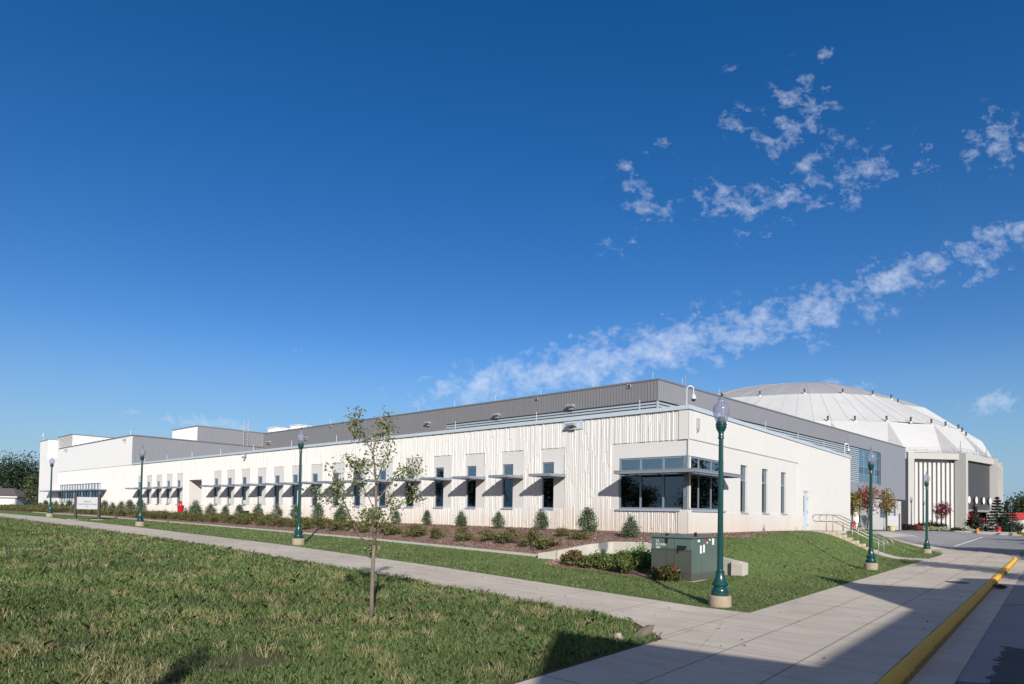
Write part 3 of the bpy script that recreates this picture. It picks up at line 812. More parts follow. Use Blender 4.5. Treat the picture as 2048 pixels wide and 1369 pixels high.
# recessed ground storey
mb = MB()
def gbox(t0, t1, o0, o1, z0, z1):
    mb.prism([gp(t0, o1), gp(t1, o1), gp(t1, o0), gp(t0, o0)], z0, z1)
gbox(41.6, 53.0, -6, -.35, .3, 4.19); gbox(36.5, 39.5, -3, -.9, .3, 2.1); gbox(38.5, 41.5, -.3, -.1, .3, 2.2)
mb.build('lower_wall', simple('light_grey_wall', (.42, .42, .43), .7, var=.06, scale=.5), B)
mb = MB(); gbox(30, 37.6, -6, -1.4, .3, 4.2); mb.build('lower_brown_wall', M['brick'], B)
mb = MB(); mb.lathe([(.35, .3), (.35, 4.2)], 16, (*gp(37.9, -.6), 0)); mb.build('column', M['white'], B, smooth=False)
mb = MB(); gbox(38.0, 41.6, -5, -1.8, .3, 4.2); ed = mb.build('entrance', M['frame'], B)
for k in range(4):
    mb = MB(); gbox(38.2+k*.85, 38.9+k*.85, -1.79, -1.74, 1.1, 3.9); mb.build('pane', M['glass_teal'], ed)
for t0, t1, z0, z1 in ((45.0, 47.2, 2.0, 3.5), (50.0, 50.6, 1.6, 3.5)):
    mb = MB(); gbox(t0, t1, -.35, -.30, z0, z1); f = mb.build('window', M['frame'], B)
    mb = MB(); gbox(t0+.08, (t0+t1)/2-.04, -.30, -.285, z0+.08, z1-.08); mb.build('pane', M['glass'], f)
    mb = MB(); gbox((t0+t1)/2+.04, t1-.08, -.30, -.285, z0+.08, z1-.08); mb.build('pane', M['glass'], f)
# small fixtures: wall lights, scuppers, lightning rods, cameras, ladder, roof units
def wall_light(a, b, z, s=1.0, sx=None):
    w = MB(); w.prism([(a-.22*s, b), (a+.22*s, b), (a+.22*s, b+.28*s), (a-.22*s, b+.28*s)], [z-.05*s]*2+[z+.02*s]*2, [z+.14*s]*2+[z+.11*s]*2)
    w.box(a-.13*s, a+.13*s, b, b+.1*s, z-.16*s, z-.05*s)
    return w.build('wall_light', M['fixture'], B)
for a in (15.3, 22.4, 30.46, 50.07, 57.8): wall_light(a, GB+.03, 9.46, 1.25)
w = MB(); w.box(4.9, 5.9, REC, .012, 5.6, 5.97); w.build('scupper_plate', M['coping'], B)
wall_light(5.42, .01, 5.74, 1.0)
for a in (35.5, 61.3, 81.8):
    w = MB(); z = 5.72 if a < 60 else 8.62
    w.box(a-.1, a+.1, 0, .06, z, z+.2); w.tube([(a, .05, z+.05), (a-.05, .28, z-.05)], [.05, .09], 8); w.build('floodlight', M['fixture'], B)
for a in (10.65, 18.5, 36.6, 45.5):
    w = MB(); w.box(a-.14, a+.14, GB+.02, GB+.09, 10.28, 10.52); w.mi = 1; w.box(a-.08, a+.08, GB+.09, GB+.095, 10.3, 10.47); w.build('scupper', [M['fixture'], M['dark']], B)
w = MB(); w.tube([(-.03, -.72, 5.3), (-.03, -.72, 5.72)], .09, 8); w.box(-.08, .0, -.78, -.66, 5.2, 5.36); w.build('wall_pack_light', M['fixture'], B)
def rod(x, y, z, h=.5, r=.014):
    w = MB(); w.tube([(x, y, z), (x, y, z+h)], r, 5); w.build('lightning_rod', M['coping'], B)
for a in np.arange(2.2, 58, 5.4): rod(a, -.12, 6.1)
for v in np.arange(3.6, 25, 5.2): rod(.12, -v, 6.1)
for a in np.arange(9, 59, 4.6): rod(a, GB-.1, GZ+.1)
for t in (3, 8, 13): rod(*gp(t, -.1), GZ+.1)
for a in (60.3, 70, 80): rod(a, -.1, 9, .5, .016)
def sec_camera(x, y, z, dx, dy, h=.86):
    w = MB(); d = Vector((dx, dy, 0)).normalized()
    pts = [(x, y, z), (x, y, z+h*.72)]+[(x+d.x*(.13-.13*math.cos(t)), y+d.y*(.13-.13*math.cos(t)), z+h*.72+.15*math.sin(t)) for t in np.linspace(.3, math.pi, 8)]
    e_ = pts[-1]; pts.append((e_[0], e_[1], e_[2]-.16)); w.tube(pts, .02, 8)
    c = (e_[0], e_[1], e_[2]-.46); w.lathe([(.025, .32), (.05, .29), (.095, .19), (.10, .12), (.10, .1)][::-1], 14, c)
    cm = w.build('security_camera', M['coping'], B)
    w = MB(); w.lathe([(.03, .01), (.055, .025), (.078, .06), (.082, .1)], 14, c); w.build('camera_dome', M['black'], cm, smooth=True)
sec_camera(.15, -.12, 6.16, -.75, -.6); sec_camera(.12, -24.2, 6.16, -.8, -.55); sec_camera(93.0, .0, 10.5, .9, .1, 1.3)
w = MB(); w.tube([(.2, -.12, 6.16), (.2, -.12, 7.35)], .013, 5); w.build('antenna', M['fixture'], B)
w = MB()
for s_ in (-.25, .25): w.tube([(59.3, -11.6+s_, 8.9), (59.3, -11.6+s_, 11.9)], .03, 5)
for k in range(9): w.tube([(59.3, -11.85, 9.1+k*.3), (59.3, -11.35, 9.1+k*.3)], .02, 4)
w.build('roof_ladder', M['fixture'], B)
for px, b, py in ((555, -19, 857.5), (600, -21, 852.5)):
    k = (px-1024)/1254.75; a = (k*(CY-V[1]*b)-(CX-V[0]*b))/(U[0]-k*U[1]); dp = CY+U[1]*a-V[1]*b; zt_ = EYE+(1024+.0168*(px-1024)-py)/1254.75*dp
    w = MB(); w.box(a-.9, a+.9, b-1.1, b+1.1, GZ, zt_); w.box(a-.6, a+.2, b+1.1, b+1.2, GZ+.5, zt_-.2); w.box(a-1.0, a+1.0, b-1.2, b+1.2, zt_, zt_+.07)
    w.build('rooftop_unit', M['white'], B)

# ------------------------------------------------------------------ domed arena
AO = Vector((76, 163, 0))
A = empty('domed_arena', AO); tag(A, 'large round arena with white faceted dome roof and tall concrete piers', 'arena')
def AB_(mb, name, mat, parent=None, smooth=False):
    mb.v = [(x-AO.x, y-AO.y, z) for x, y, z in mb.v] if parent is None or True else mb.v
    return mb.build(name, mat, parent or A, smooth=smooth)
F = [(57.5, 110.2), (68.2, 108.6), (79.0, 109.4), (91.3, 118.6), (98.2, 126.5), (106.2, 136.4), (114, 147), (121.5, 158), (127, 170), (128, 184), (124, 198), (114, 212), (98, 222), (78, 227), (58, 222), (40, 210), (28, 194), (22, 176), (24, 156), (30, 140), (42, 122)]
nF = len(F); ZB, ZT = 12.35, 13.43
for i in range(nF):
    P, Q = F[i], F[(i+1) % nF]
    vis = i <= 8
    mb = MB(); mb.wallbox(P, Q, -.1, .9, ZB, ZT); AB_(mb, 'ring_beam', M['arena'])
    if i == 1:
        d = np.array(Q)-np.array(P); L = np.linalg.norm(d); d = d/L; n = np.array([-d[1], d[0]])
        mb = MB(); mb.wallbox(P, Q, 1.25, 1.55, -.5, ZB); AB_(mb, 'recessed_wall', simple('arena_recess', (.52, .51, .50), .85))
        k = 1.3
        for k in np.arange(1.35, 8.9, .83):
            q0 = np.array(P)+d*k; mb = MB(); mb.prism([q0+n*.65, q0+d*.50+n*.65, q0+d*.50+n*1.25, q0+n*1.25], -.4, ZB-.55); AB_(mb, 'fin', M['arena_fin'])
        q0 = np.array(P)+d*9.0; mb = MB(); mb.prism([q0+n*.95, q0+d*1.75+n*.95, q0+d*1.75+n*1.25, q0+n*1.25], -.4, ZB); AB_(mb, 'side_panel', simple('arena_side', (.24, .24, .24), .85))
    elif i == 2:
        mb = MB(); mb.wallbox(P, Q, .45, .8, 3.75, ZB); AB_(mb, 'metal_panel', M['arena_dark'])
        mb = MB(); mb.wallbox(P, Q, .40, .9, 3.35, 3.75); AB_(mb, 'lintel', simple('arena_lintel', (.22, .21, .2), .7))
        mb = MB(); mb.wallbox(P, Q, 1.6, 1.9, .5, 3.4); AB_(mb, 'entrance_glass', M['glass_lo'])
        mb = MB(); mb.wallbox(P, Q, -.3, 1.6, .0, 1.15); AB_(mb, 'plinth', M['arena'])
        Pn, Qn = np.array(P), np.array(Q)
        for f0, f1 in ((.04, .30), (.36, .62), (.70, .96)):
            mb = MB(); top = 3.3 if f0 == .36 else 2.3; mb.wallbox(Pn+(Qn-Pn)*f0, Pn+(Qn-Pn)*f1, 1.2, 1.4, 1.15, top); AB_(mb, 'curtain', M['redcurtain'] if f0 != .36 else M['red'])
        d = (Qn-Pn)/np.linalg.norm(Qn-Pn); n = np.array([-d[1], d[0]])
        for f0 in (.165, .40, .645, .87):
            c = Pn+(Qn-Pn)*f0; mb = MB(); seg = 20
            for off in (.1, .32):
                for k in range(seg):
                    t = 2*math.pi*k/seg; q = c+n*off+d*.62*math.cos(t); mb.v.append((q[0], q[1], 5.45+.66*math.sin(t)))
            mb.f += [list(range(seg)), list(range(2*seg-1, seg-1, -1))]+[[k, (k+1) % seg, seg+(k+1) % seg, seg+k] for k in range(seg)]; mb.m += [0, 1]+[1]*seg
            AB_(mb, 'disc', [M['white_disc'], M['arena_dark']])
    else:
        mb = MB(); mb.wallbox(P, Q, 1.0 if i != 0 else 2.0, 1.4 if i != 0 else 2.4, -.5, ZB if i in (0,) else ZB-2.0)
        if i != 0:
            Pn, Qn = np.array(P), np.array(Q); mb.wallbox(Pn, Pn+(Qn-Pn)*.55, 1.0, 1.4, ZB-2.0, ZB)
        AB_(mb, 'bay_wall', M['arena'] if i else simple('arena_recess2', (.13, .13, .13), .85))
        if i:
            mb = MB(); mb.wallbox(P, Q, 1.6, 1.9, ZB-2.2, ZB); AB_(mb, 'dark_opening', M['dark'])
    Pn, Qn = np.array(P), np.array(Q); d = (Qn-Pn)/np.linalg.norm(Qn-Pn)
    mb = MB(); mb.wallbox(Pn+d*(.1 if i == 1 else -1.0), Pn+d*(1.2 if i == 1 else .02), -.5, 1.2, -.5, ZT+.05); AB_(mb, 'pier', M['arena'])
    if i in (0, 1, 2, 3, 4, 5):
        mb = MB(); n = np.array([-d[1], d[0]]); L = np.linalg.norm(Qn-Pn)
        for z in (ZT+.45, ZT+.95): mb.tube([(*(Pn+n*.5), z), (*(Qn+n*.5), z)], .03, 4)
        for k in np.linspace(0, L, 6): mb.tube([(*(Pn+d*k+n*.5), ZT), (*(Pn+d*k+n*.5), ZT+.95)], .03, 4)
        AB_(mb, 'railing', M['fixture'])
        if i in (2, 3):
            for k in ((.0, .5, .85) if i == 2 else (.4,)):
                mb = MB(); q = Pn+(Qn-Pn)*k+n*.6; q1 = q-d*1.3; mb.tube([(*q, ZT), (*q, ZT+2.3)], .05, 5); mb.tube([(*q1, ZT), (*q, ZT+1.7)], .035, 4); AB_(mb, 'mast', M['fixture'])
# roof rings : visible nodes set out from the photo, closed at the back
def close_ring(vis, cen, n_back):
    cen = np.array(cen); v = [np.array(p) for p in vis]
    ang = [math.atan2(*(p-cen)[::-1]) for p in v]; r = [np.linalg.norm(p-cen) for p in v]
    a0, a1 = ang[-1], ang[0]
    while a1 < a0: a1 += 2*math.pi
    out = list(v)
    for k in range(1, n_back+1):
        t = k/(n_back+1); a = a0+(a1-a0)*t; rr = r[-1]*(1-t)+r[0]*t; rr = rr*(1+.18*math.sin(math.pi*t)); out.append(cen+rr*np.array([math.cos(a), math.sin(a)]))
    return out
Z1, Z2, Z3 = 18+EYE, 26+EYE, 34+EYE
C0 = (75, 162)
R1 = [(44.5, 122), (51.5, 118.6), (59, 117.2), (63.8, 116.7), (69.3, 116.0), (74.3, 116.8), (79.5, 118.8), (84.2, 121.7), (89.2, 125.2), (92.9, 129.3), (98.4, 135.8)]
R2 = [(39.5, 143), (46.4, 138.6), (53.2, 134.9), (61.3, 131.6), (69, 130.9), (76.1, 132.3), (82.4, 136.2), (87.0, 141.3)]
n1, n2 = 14, 10
R1c = close_ring(R1, C0, n1); R2c = close_ring(R2, C0, n2)
mb = MB()                                                # tier 2 between the rings (resampled by angle)
def sample(ring, cen, n=96):
    pts = [np.array(p) for p in ring]; cen = np.array(cen); out = []
    seg = [(pts[i], pts[(i+1) % len(pts)]) for i in range(len(pts))]
    for k in range(n):
        a = 2*math.pi*k/n; d = np.array([math.cos(a), math.sin(a)]); best = None
        for p, q in seg:
            Mx = np.array([[d[0], -(q-p)[0]], [d[1], -(q-p)[1]]])
            if abs(np.linalg.det(Mx)) < 1e-9: continue
            t, s_ = np.linalg.solve(Mx, p-cen)
            if t > 0 and -1e-6 <= s_ <= 1+1e-6: best = t if best is None else max(best, t)
        out.append(cen+d*best)
    return out
NS = 96
S1 = sample(R1c, C0, NS); S2 = sample(R2c, C0, NS)
def seamed(mb, p0, p1, q0, q1):
    mb.mi = 0; mb.add([p0, p1, q1, q0], [(0, 1, 2, 3)])
for k in range(NS):
    k2 = (k+1) % NS
    seamed(mb, (*S1[k], Z1), (*S1[k2], Z1), (*S2[k], Z2), (*S2[k2], Z2))
    mb.mi = 1; mb.tube([(*S1[k], Z1+.0), (*S2[k], Z2+.0)], .045, 4, False)
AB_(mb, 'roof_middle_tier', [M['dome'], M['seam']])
mb = MB(); rings = 7
for j in range(rings):
    f0, f1 = 1-j/rings, 1-(j+1)/rings
    z0, z1 = Z2+(Z3-Z2)*(1-f0**1.7), Z2+(Z3-Z2)*(1-f1**1.7)
    for k in range(NS):
        k2 = (k+1) % NS; c = np.array(C0)
        p0, p1, q0, q1 = c+(S2[k]-c)*f0, c+(S2[k2]-c)*f0, c+(S2[k]-c)*f1, c+(S2[k2]-c)*f1
        mb.mi = 0
        if j < rings-1: mb.add([(*p0, z0), (*p1, z0), (*q1, z1), (*q0, z1)], [(0, 1, 2, 3)])
        else: mb.add([(*p0, z0), (*p1, z0), (*c, z1)], [(0, 1, 2)])
        mb.mi = 1
        if k % 3 == 0: mb.tube([(*p0, z0), (*q0, z1)], .06, 4, False)
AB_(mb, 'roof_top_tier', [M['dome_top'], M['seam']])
mb = MB()                                                # lower folded tier
E0 = [(41, 125), (48, 114.5), (56.5, 110.8), (60, 109.4), (64.5, 107.6), (68.6, 108.9), (75.2, 109.6), (79.3, 110.3), (86.5, 115.6), (91.2, 119.3), (95.2, 123.6), (98.6, 127.5), (103.0, 133.2), (106.6, 137.4)]
N_ = [R1[0], R1[1], R1[2], R1[4], (79.9, 119.0), R1[8], R1[9], R1[10]]
prs = [(0, 1), (2, 3), (4, 5), (6, 7), (8, 9), (10, 11), (12, 13)]
ZE = 13.55
# valleys and faces: node i sits above the eave pair i
nodes = [R1[1], (59.5, 117.1), (69.6, 116.1), (80.0, 119.0), (89.0, 125.0), (94.0, 130.6), (98.4, 135.8)]
for (e0, e1), nd in zip(prs, nodes):
    mb.mi = 1; mb.add([(*E0[e0], ZE), (*E0[e1], ZE), (*nd, Z1)], [(0, 1, 2)])
for i in range(len(nodes)-1):
    mb.mi = 0; q4 = [np.array((*p, z)) for p, z in ((E0[prs[i][1]], ZE), (E0[prs[i+1][0]], ZE), (nodes[i+1], Z1), (nodes[i], Z1))]
    o = len(mb.v); G_ = 7
    for r in range(G_):
        for c in range(G_):
            s_, t = c/(G_-1), r/(G_-1); mb.v.append(tuple((q4[0]*(1-s_)+q4[1]*s_)*(1-t)+(q4[3]*(1-s_)+q4[2]*s_)*t))
    for r in range(G_-1):
        for c in range(G_-1): mb.f.append([o+r*G_+c, o+r*G_+c+1, o+(r+1)*G_+c+1, o+(r+1)*G_+c]); mb.m.append(0)
# fill under the kinked ring and close the back
for i in range(len(nodes)-1):
    pass
back = R1c[len(R1)-1:]+[R1c[0], R1c[1]]
for i in range(len(back)-1):
    c = np.array(C0); p, q = np.array(back[i]), np.array(back[i+1]); g = 1.13
    og = lambda k, r: np.array(E0[-1]) if k == 0 else (np.array(E0[0]) if k == len(back)-1 else c+(r-c)*(1.0+.13*min(1, k/6)))
    mb.mi = 0; mb.add([(*og(i, p), ZE), (*og(i+1, q), ZE), (*q, Z1), (*p, Z1)], [(0, 1, 2, 3)])
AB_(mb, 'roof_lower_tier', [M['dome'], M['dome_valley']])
mb = MB()                                                # flat gutter deck behind the parapet
inner = [np.array(C0)+(np.array(p)-np.array(C0))*.8 for p in F]
for i in range(nF):
    j = (i+1) % nF; mb.add([(*F[i], ZT-.1), (*F[j], ZT-.1), (*inner[j], ZT-.1), (*inner[i], ZT-.1)], [(0, 1, 2, 3)])
AB_(mb, 'gutter_deck', M['roof'])
for ring, z in ((R1, Z1), (R2, Z2)):
    for p in ring:
        w = MB(); w.mi = 0; w.lathe([(.17, 0), (.17, .8), (.2, .84), (.2, 1.0)], 8, (p[0], p[1], z)); w.mi = 1; w.box(p[0]-.22, p[0]+.22, p[1]-.22, p[1]+.22, z-.15, z+.12); AB_(w, 'roof_vent', [M['arena_dark'], M['dome']])
#PART3
# ------------------------------------------------------------------ foliage helpers
def leaf_mesh(name, P, size, colr, mat=None, up=.35, aspect=.6, rng=RNG):
    """one small four-cornered leaf per point, random tilt; colours in an attribute"""
    P = np.asarray(P, float); n = len(P); size = np.broadcast_to(size, n)
    d = rng.normal(size=(n, 3)); d[:, 2] += up; d /= np.linalg.norm(d, axis=1)[:, None]
    t = rng.normal(size=(n, 3)); t -= d*(t*d).sum(1)[:, None]; t /= np.linalg.norm(t, axis=1)[:, None]
    b = np.cross(d, t); s = size[:, None]
    fold = d*s*.12
    v = np.stack([P-t*s*.5, P+b*s*.5*aspect+fold, P+t*s*.5, P-b*s*.5*aspect+fold], 1).reshape(-1, 3)
    me = bpy.data.meshes.new(name); me.vertices.add(4*n); me.vertices.foreach_set('co', v.ravel())
    me.loops.add(4*n); me.loops.foreach_set('vertex_index', np.arange(4*n)); me.polygons.add(n)
    me.polygons.foreach_set('loop_start', np.arange(n)*4)
    c = np.concatenate([np.repeat(np.asarray(colr, float), 4, 0), np.ones((4*n, 1))], 1)
    at = me.attributes.new('Col', 'FLOAT_COLOR', 'POINT'); at.data.foreach_set('color', c.ravel())
    me.materials.append(mat or M['leaf']); me.update(calc_edges=True); me.validate()
    return me

def palette(n, cols, jit=.18, rng=RNG):
    cols = np.array(cols); i = rng.integers(0, len(cols), n); w = rng.random((n, 1))
    c = cols[i]*(1-w*.4)+cols[rng.integers(0, len(cols), n)]*(w*.4)
    return np.clip(c*(1+rng.normal(0, jit, (n, 1))), 0, 1)

def put(name, me, parent=None, loc=(0, 0, 0), rz=0):
    o = bpy.data.objects.new(name, me); COL.objects.link(o); o.location = loc; o.rotation_euler = (0, 0, rz)
    if parent: o.parent = parent
    return o

def clusters(k, rx, ry, rz, cz, rng, power=.45, taper=0):
    """points near the surface of a lumpy ellipsoid"""
    d = rng.normal(size=(k, 3)); d /= np.linalg.norm(d, axis=1)[:, None]; r = rng.random(k)**power
    p = d*r[:, None]; h = (p[:, 2]+1)/2
    sc = 1-taper*h
    return np.stack([p[:, 0]*rx*sc, p[:, 1]*ry*sc, p[:, 2]*rz+cz], 1)

def make_tree(name, H, R, nl, cols, leaf=.16, trunk=.18, base=.28, seed=0, kclus=60, taper=.3, bark='barkdark', cl=.55):
    rng = np.random.default_rng(seed); rnd = random.Random(seed)
    root = empty(name)
    ch = H*(1-base); C = clusters(kclus, R*.86, R*.86, ch*.44, H*base+ch*.5, rng, .4, taper)
    w = MB(); w.tube([(0, 0, -.25), (.02*H*rnd.uniform(-1, 1), .02*H*rnd.uniform(-1, 1), H*base), (.03*H*rnd.uniform(-1, 1), 0, H*.62), (0, 0, H*.9)], [trunk*1.25, trunk, trunk*.55, trunk*.12], 8)
    for i in range(0, kclus, 2):
        c = C[i]; z0 = max(H*base*.85, min(c[2]-.25*np.hypot(c[0], c[1]), H*.8)); f = 1-z0/H
        w.tube([(0, 0, z0), (c[0]*.5, c[1]*.5, z0+(c[2]-z0)*.6), tuple(c)], [trunk*.45*f+.01, trunk*.25*f+.008, .008], 5, False)
    w.build('trunk', M[bark], root, smooth=True)
    per = nl//kclus; ci = np.repeat(np.arange(kclus), per); n = len(ci)
    P = C[ci]+rng.normal(size=(n, 3))*np.array([1, 1, .75])*R*cl*.45
    tone = rng.normal(0, .22, kclus)[ci][:, None]
    col = np.clip(palette(n, cols, .16, rng)*(1+tone), 0, 1)
    put('crown', leaf_mesh('crown', P, leaf*(.6+.8*rng.random(n)), col, rng=rng), root)
    return root

def make_conifer(name, H, R, cols, nl=2600, seed=0, leaf=.12):
    rng = np.random.default_rng(seed); root = empty(name)
    w = MB(); w.tube([(0, 0, -.2), (0, 0, H*.98)], [.09*H/5, .01], 7); w.build('trunk', M['barkdark'], root)
    lay = 13; P = []
    for i in range(lay):
        f = i/lay; z = H*(.06+.92*f); r = R*(1-f)**.85*rng.uniform(.8, 1.15)+.05; nb = int(9-4*f)
        for k in range(nb):
            a = rng.uniform(0, 6.28); m = max(6, int(nl/lay/nb*(1.3-f))); t = rng.random(m)**.7
            P.append(np.stack([np.cos(a+rng.normal(0, .1, m))*r*t, np.sin(a+rng.normal(0, .1, m))*r*t, z-.18*r*t+rng.normal(0, .05*H/6, m)+.1*r*t*t], 1))
    P = np.concatenate(P); n = len(P)
    put('crown', leaf_mesh('crown', P, leaf*(.7+.6*rng.random(n)), palette(n, cols, .25, rng), aspect=.4, rng=rng), root)
    return root

def make_bush(name, rx, ry, h, nl, cols, leaf, seed, kind='round', tips=None, stems=True):
    rng = np.random.default_rng(seed); root = empty(name)
    if kind == 'cone':
        k = 80; d = rng.random(k); ang = rng.uniform(0, 6.28, k); prof_ = np.sin(np.clip(d*1.05+.06, 0, 1)*math.pi)**.6*(1-.45*d)
        C = np.stack([np.cos(ang)*rx*prof_*.85, np.sin(ang)*ry*prof_*.85, h*(.06+.86*d)], 1)
    elif kind == 'sprawl':
        k = 26; ang = rng.uniform(0, 6.28, k); rr = rng.random(k)**.6; C = np.stack([np.cos(ang)*rx*rr, np.sin(ang)*ry*rr, h*(.25+.7*rng.random(k)*(1-.45*rr))], 1)
    else:
        k = 30; C = clusters(k, rx*.8, ry*.8, h*.42, h*.5, rng, .35)
    per = nl//k; ci = np.repeat(np.arange(k), per); n = len(ci)
    P = C[ci]+rng.normal(size=(n, 3))*np.array([rx, ry, h*.5])*.2
    P[:, 2] = np.maximum(P[:, 2], .02)
    tone = rng.normal(0, .2, k)[ci][:, None]
    col = np.clip(palette(n, cols, .2, rng)*(1+tone), 0, 1)
    if tips is not None:
        m = rng.random(n) < tips[1]*np.clip(P[:, 2]/h, 0, 1)*1.6; col[m] = palette(m.sum(), [tips[0]], .25, rng)
    put('foliage', leaf_mesh('foliage', P, leaf*(.6+.8*rng.random(n)), col, rng=rng), root)
    if stems:
        w = MB()
        for i in range(0, k, 3): w.tube([(C[i][0]*.1, C[i][1]*.1, -.05), (C[i][0]*.6, C[i][1]*.6, C[i][2]*.6), tuple(C[i])], [.012, .009, .004], 4, False)
        w.build('stem', M['barkdark'], root)
    return root

ORD = ['first', 'second', 'third', 'fourth', 'fifth', 'sixth', 'seventh', 'eighth', 'ninth', 'tenth', 'eleventh', 'twelfth', 'thirteenth', 'fourteenth', 'fifteenth', 'sixteenth', 'seventeenth', 'eighteenth', 'nineteenth', 'twentieth']

# ------------------------------------------------------------------ street lamps
def make_lamp():
    root = empty('street_lamp')
    w = MB(); w.lathe([(.235, -.35), (.235, .235), (.222, .25), (.0001, .25)], 28); o = w.build('footing', M['footing'], root); smooth_by_angle(o)
    p = [(.178, .25), (.178, .335), (.186, .34), (.186, .352), (.17, .36), (.16, .40), (.13, .43), (.128, .445), (.165, .465), (.176, .49), (.165, .515), (.135, .55), (.11, .61), (.092, .68), (.088, .73), (.094, .735), (.094, .76), (.07, .77), (.066, .80)]
    w = MB(); w.lathe(p, 28); o = w.build('lamp_base', M['green'], root); smooth_by_angle(o, 35)
    w = MB(); n = 16; zs = [.79, 2.2, 3.6]; rs = [.064, .055, .047]
    for z, r in zip(zs, rs):
        for k in range(2*n):
            a = math.pi*k/n; q = r*(1 if k % 2 == 0 else .93); w.v.append((q*math.cos(a), q*math.sin(a), z))
    for i in range(2):
        for k in range(2*n): w.f.append([i*2*n+k, i*2*n+(k+1) % (2*n), (i+1)*2*n+(k+1) % (2*n), (i+1)*2*n+k]); w.m.append(0)
    w.build('pole', M['green'], root)
    p = [(.05, 3.59), (.062, 3.60), (.062, 3.63), (.055, 3.64), (.055, 3.72), (.063, 3.73), (.063, 3.745), (.075, 3.76), (.10, 3.81), (.112, 3.85), (.112, 3.868), (.102, 3.872), (.102, 3.885), (.12, 3.89), (.12, 3.905), (.108, 3.912), (.108, 3.95), (.0001, 3.95)]
    w = MB(); w.lathe(p, 24); o = w.build('capital', M['green'], root); smooth_by_angle(o, 35)
    w = MB(); w.lathe([(.078, 3.95), (.075, 4.06), (.06, 4.07), (.0001, 4.07)], 20); o = w.build('ballast_housing', simple('ballast_grey_green', (.05, .09, .085), .5) if 'ballast' not in M else M['ballast'], root); smooth_by_angle(o)
    p = [(.098, 3.95), (.115, 3.98), (.145, 4.05), (.168, 4.13), (.176, 4.20), (.172, 4.26), (.155, 4.31), (.13, 4.335), (.11, 4.345), (.1, 4.36), (.075, 4.385), (.062, 4.40), (.06, 4.42), (.072, 4.44), (.074, 4.455), (.062, 4.475), (.045, 4.49), (.028, 4.505)]
    w = MB(); w.lathe(p, 28); o = w.build('globe', M['globe'], root, smooth=True)
    w = MB(); w.lathe([(.03, 4.50), (.026, 4.515), (.012, 4.525), (.008, 4.55), (.016, 4.562), (.018, 4.572), (.01, 4.583), (.012, 4.59), (.0005, 4.602)], 12); o = w.build('finial', M['black'], root, smooth=True)
    return root
M['ballast'] = simple('ballast_grey_green', (.05, .09, .085), .5)
LAMPS = [((-5.19, 9.49), 'street_lamp', 'tall green street lamp with clear acorn globe beside the transformer cabinet'),
         ((-5.39, -4.07), 'street_lamp', 'green street lamp on the grass slope in front of the concrete steps'),
         ((-5.2, -19.2), 'street_lamp', 'green street lamp at the rounded tip of the lawn by the driveway'),
         ((11.7, 9.46), 'street_lamp', 'green street lamp by the path just left of the young tree'),
         ((28.6, 9.4), 'street_lamp', 'green street lamp by the path in front of the grey-sided upper block'),
         ((46.7, 9.5), 'street_lamp', 'green street lamp farthest along the path, left of the building name sign'),
         ((3.5, -44.7), 'street_lamp', 'distant green street lamp just past the end of the white wall'),
         ((3.6, -59.5), 'street_lamp', 'distant street lamp beside the white notice sign and orange maple'),
         ((4.0, -77), 'street_lamp', 'distant street lamp in front of the left arena pier by red flowers'),
         ((3.9, -87), 'street_lamp', 'distant thin street lamp against the arena fins by the purple bush'),
         ((-6.0, -90.9), 'street_lamp', 'distant street lamp right of the conifers at the edge of the arena lawn'),
         ((-10.2, 25.1), 'street_lamp', 'street lamp standing behind the viewer at the foot of the field')]
lamp0 = make_lamp()
for i, ((a, b), nm, lb) in enumerate(LAMPS):
    o = lamp0 if i == 0 else copy_tree(lamp0)
    o.location = ab2w(a, b, zf(a, b)-(.0 if i else .02)); o.rotation_euler = (0, 0, i*.37)
    tag(o, lb, 'street lamp', 'green street lamps with acorn globes')

# ------------------------------------------------------------------ transformer cabinet
cab = empty('transformer_cabinet', ab2w(-3.3, 6.78, .10), RZ); tag(cab, 'green metal transformer cabinet with water stains behind the lamp post', 'transformer')
w = MB(); w.box(0, 1.2, -1.66, 0, .06, 1.20); w.build('body', M['cabinet'], cab, bevel=.012)
w = MB(); w.box(-.05, 1.25, -1.72, .06, -.3, .06); w.build('pad', M['conc'], cab)
w = MB(); w.prism([(-.04, .04), (1.24, .04), (1.24, -1.70), (-.04, -1.70)], [1.2, 1.2, 1.2, 1.2], [1.245, 1.26, 1.26, 1.245]); w.build('lid', M['cabinet'], cab, bevel=.008)
w = MB(); w.box(.46, .49, 0, .012, .12, 1.19); w.box(-.012, 0, -.62, -.60, .12, 1.19); w.box(0, 1.2, 0, .008, .265, .28); w.box(-.008, 0, -1.66, 0, .265, .28); w.box(.715, .73, 0, .01, .3, 1.15); w.build('door_seam', M['cabinet'], cab)
w = MB(); w.box(.16, .42, 0, .02, .93, 1.0); w.box(.38, .42, 0, .02, .80, .93); w.build('latch_plate', M['black'], cab)
w = MB(); w.box(.20, .36, 0, .05, .90, .93); w.build('handle', M['black'], cab)
w = MB(); w.box(.70, .76, .0, .03, 1.05, 1.19); w.build('hinge', M['black'], cab)
w = MB(); w.box(.70, .76, -.05, .03, 1.25, 1.31); w.build('lifting_lug', M['black'], cab)
w = MB(); w.box(.02, .06, -.35, -.25, 1.25, 1.36); w.build('lifting_lug', M['black'], cab)
w = MB()
for y0, y1, z0, z1 in ((-.60, -.50, .78, 1.0), (-.80, -.70, .80, 1.02), (-.48, -.36, 1.10, 1.16), (-1.0, -.92, 1.05, 1.09), (-1.42, -1.3, 1.0, 1.18), (-1.18, -1.1, 1.12, 1.17)): w = MB(); w.box(-.006, 0, y0, y1, z0, z1); w.build('warning_label', M['whitepaint'], cab)
w = MB(); w.box(-.006, 0, -.98, -.86, 1.1, 1.18); w.build('red_sticker', M['red'], cab)
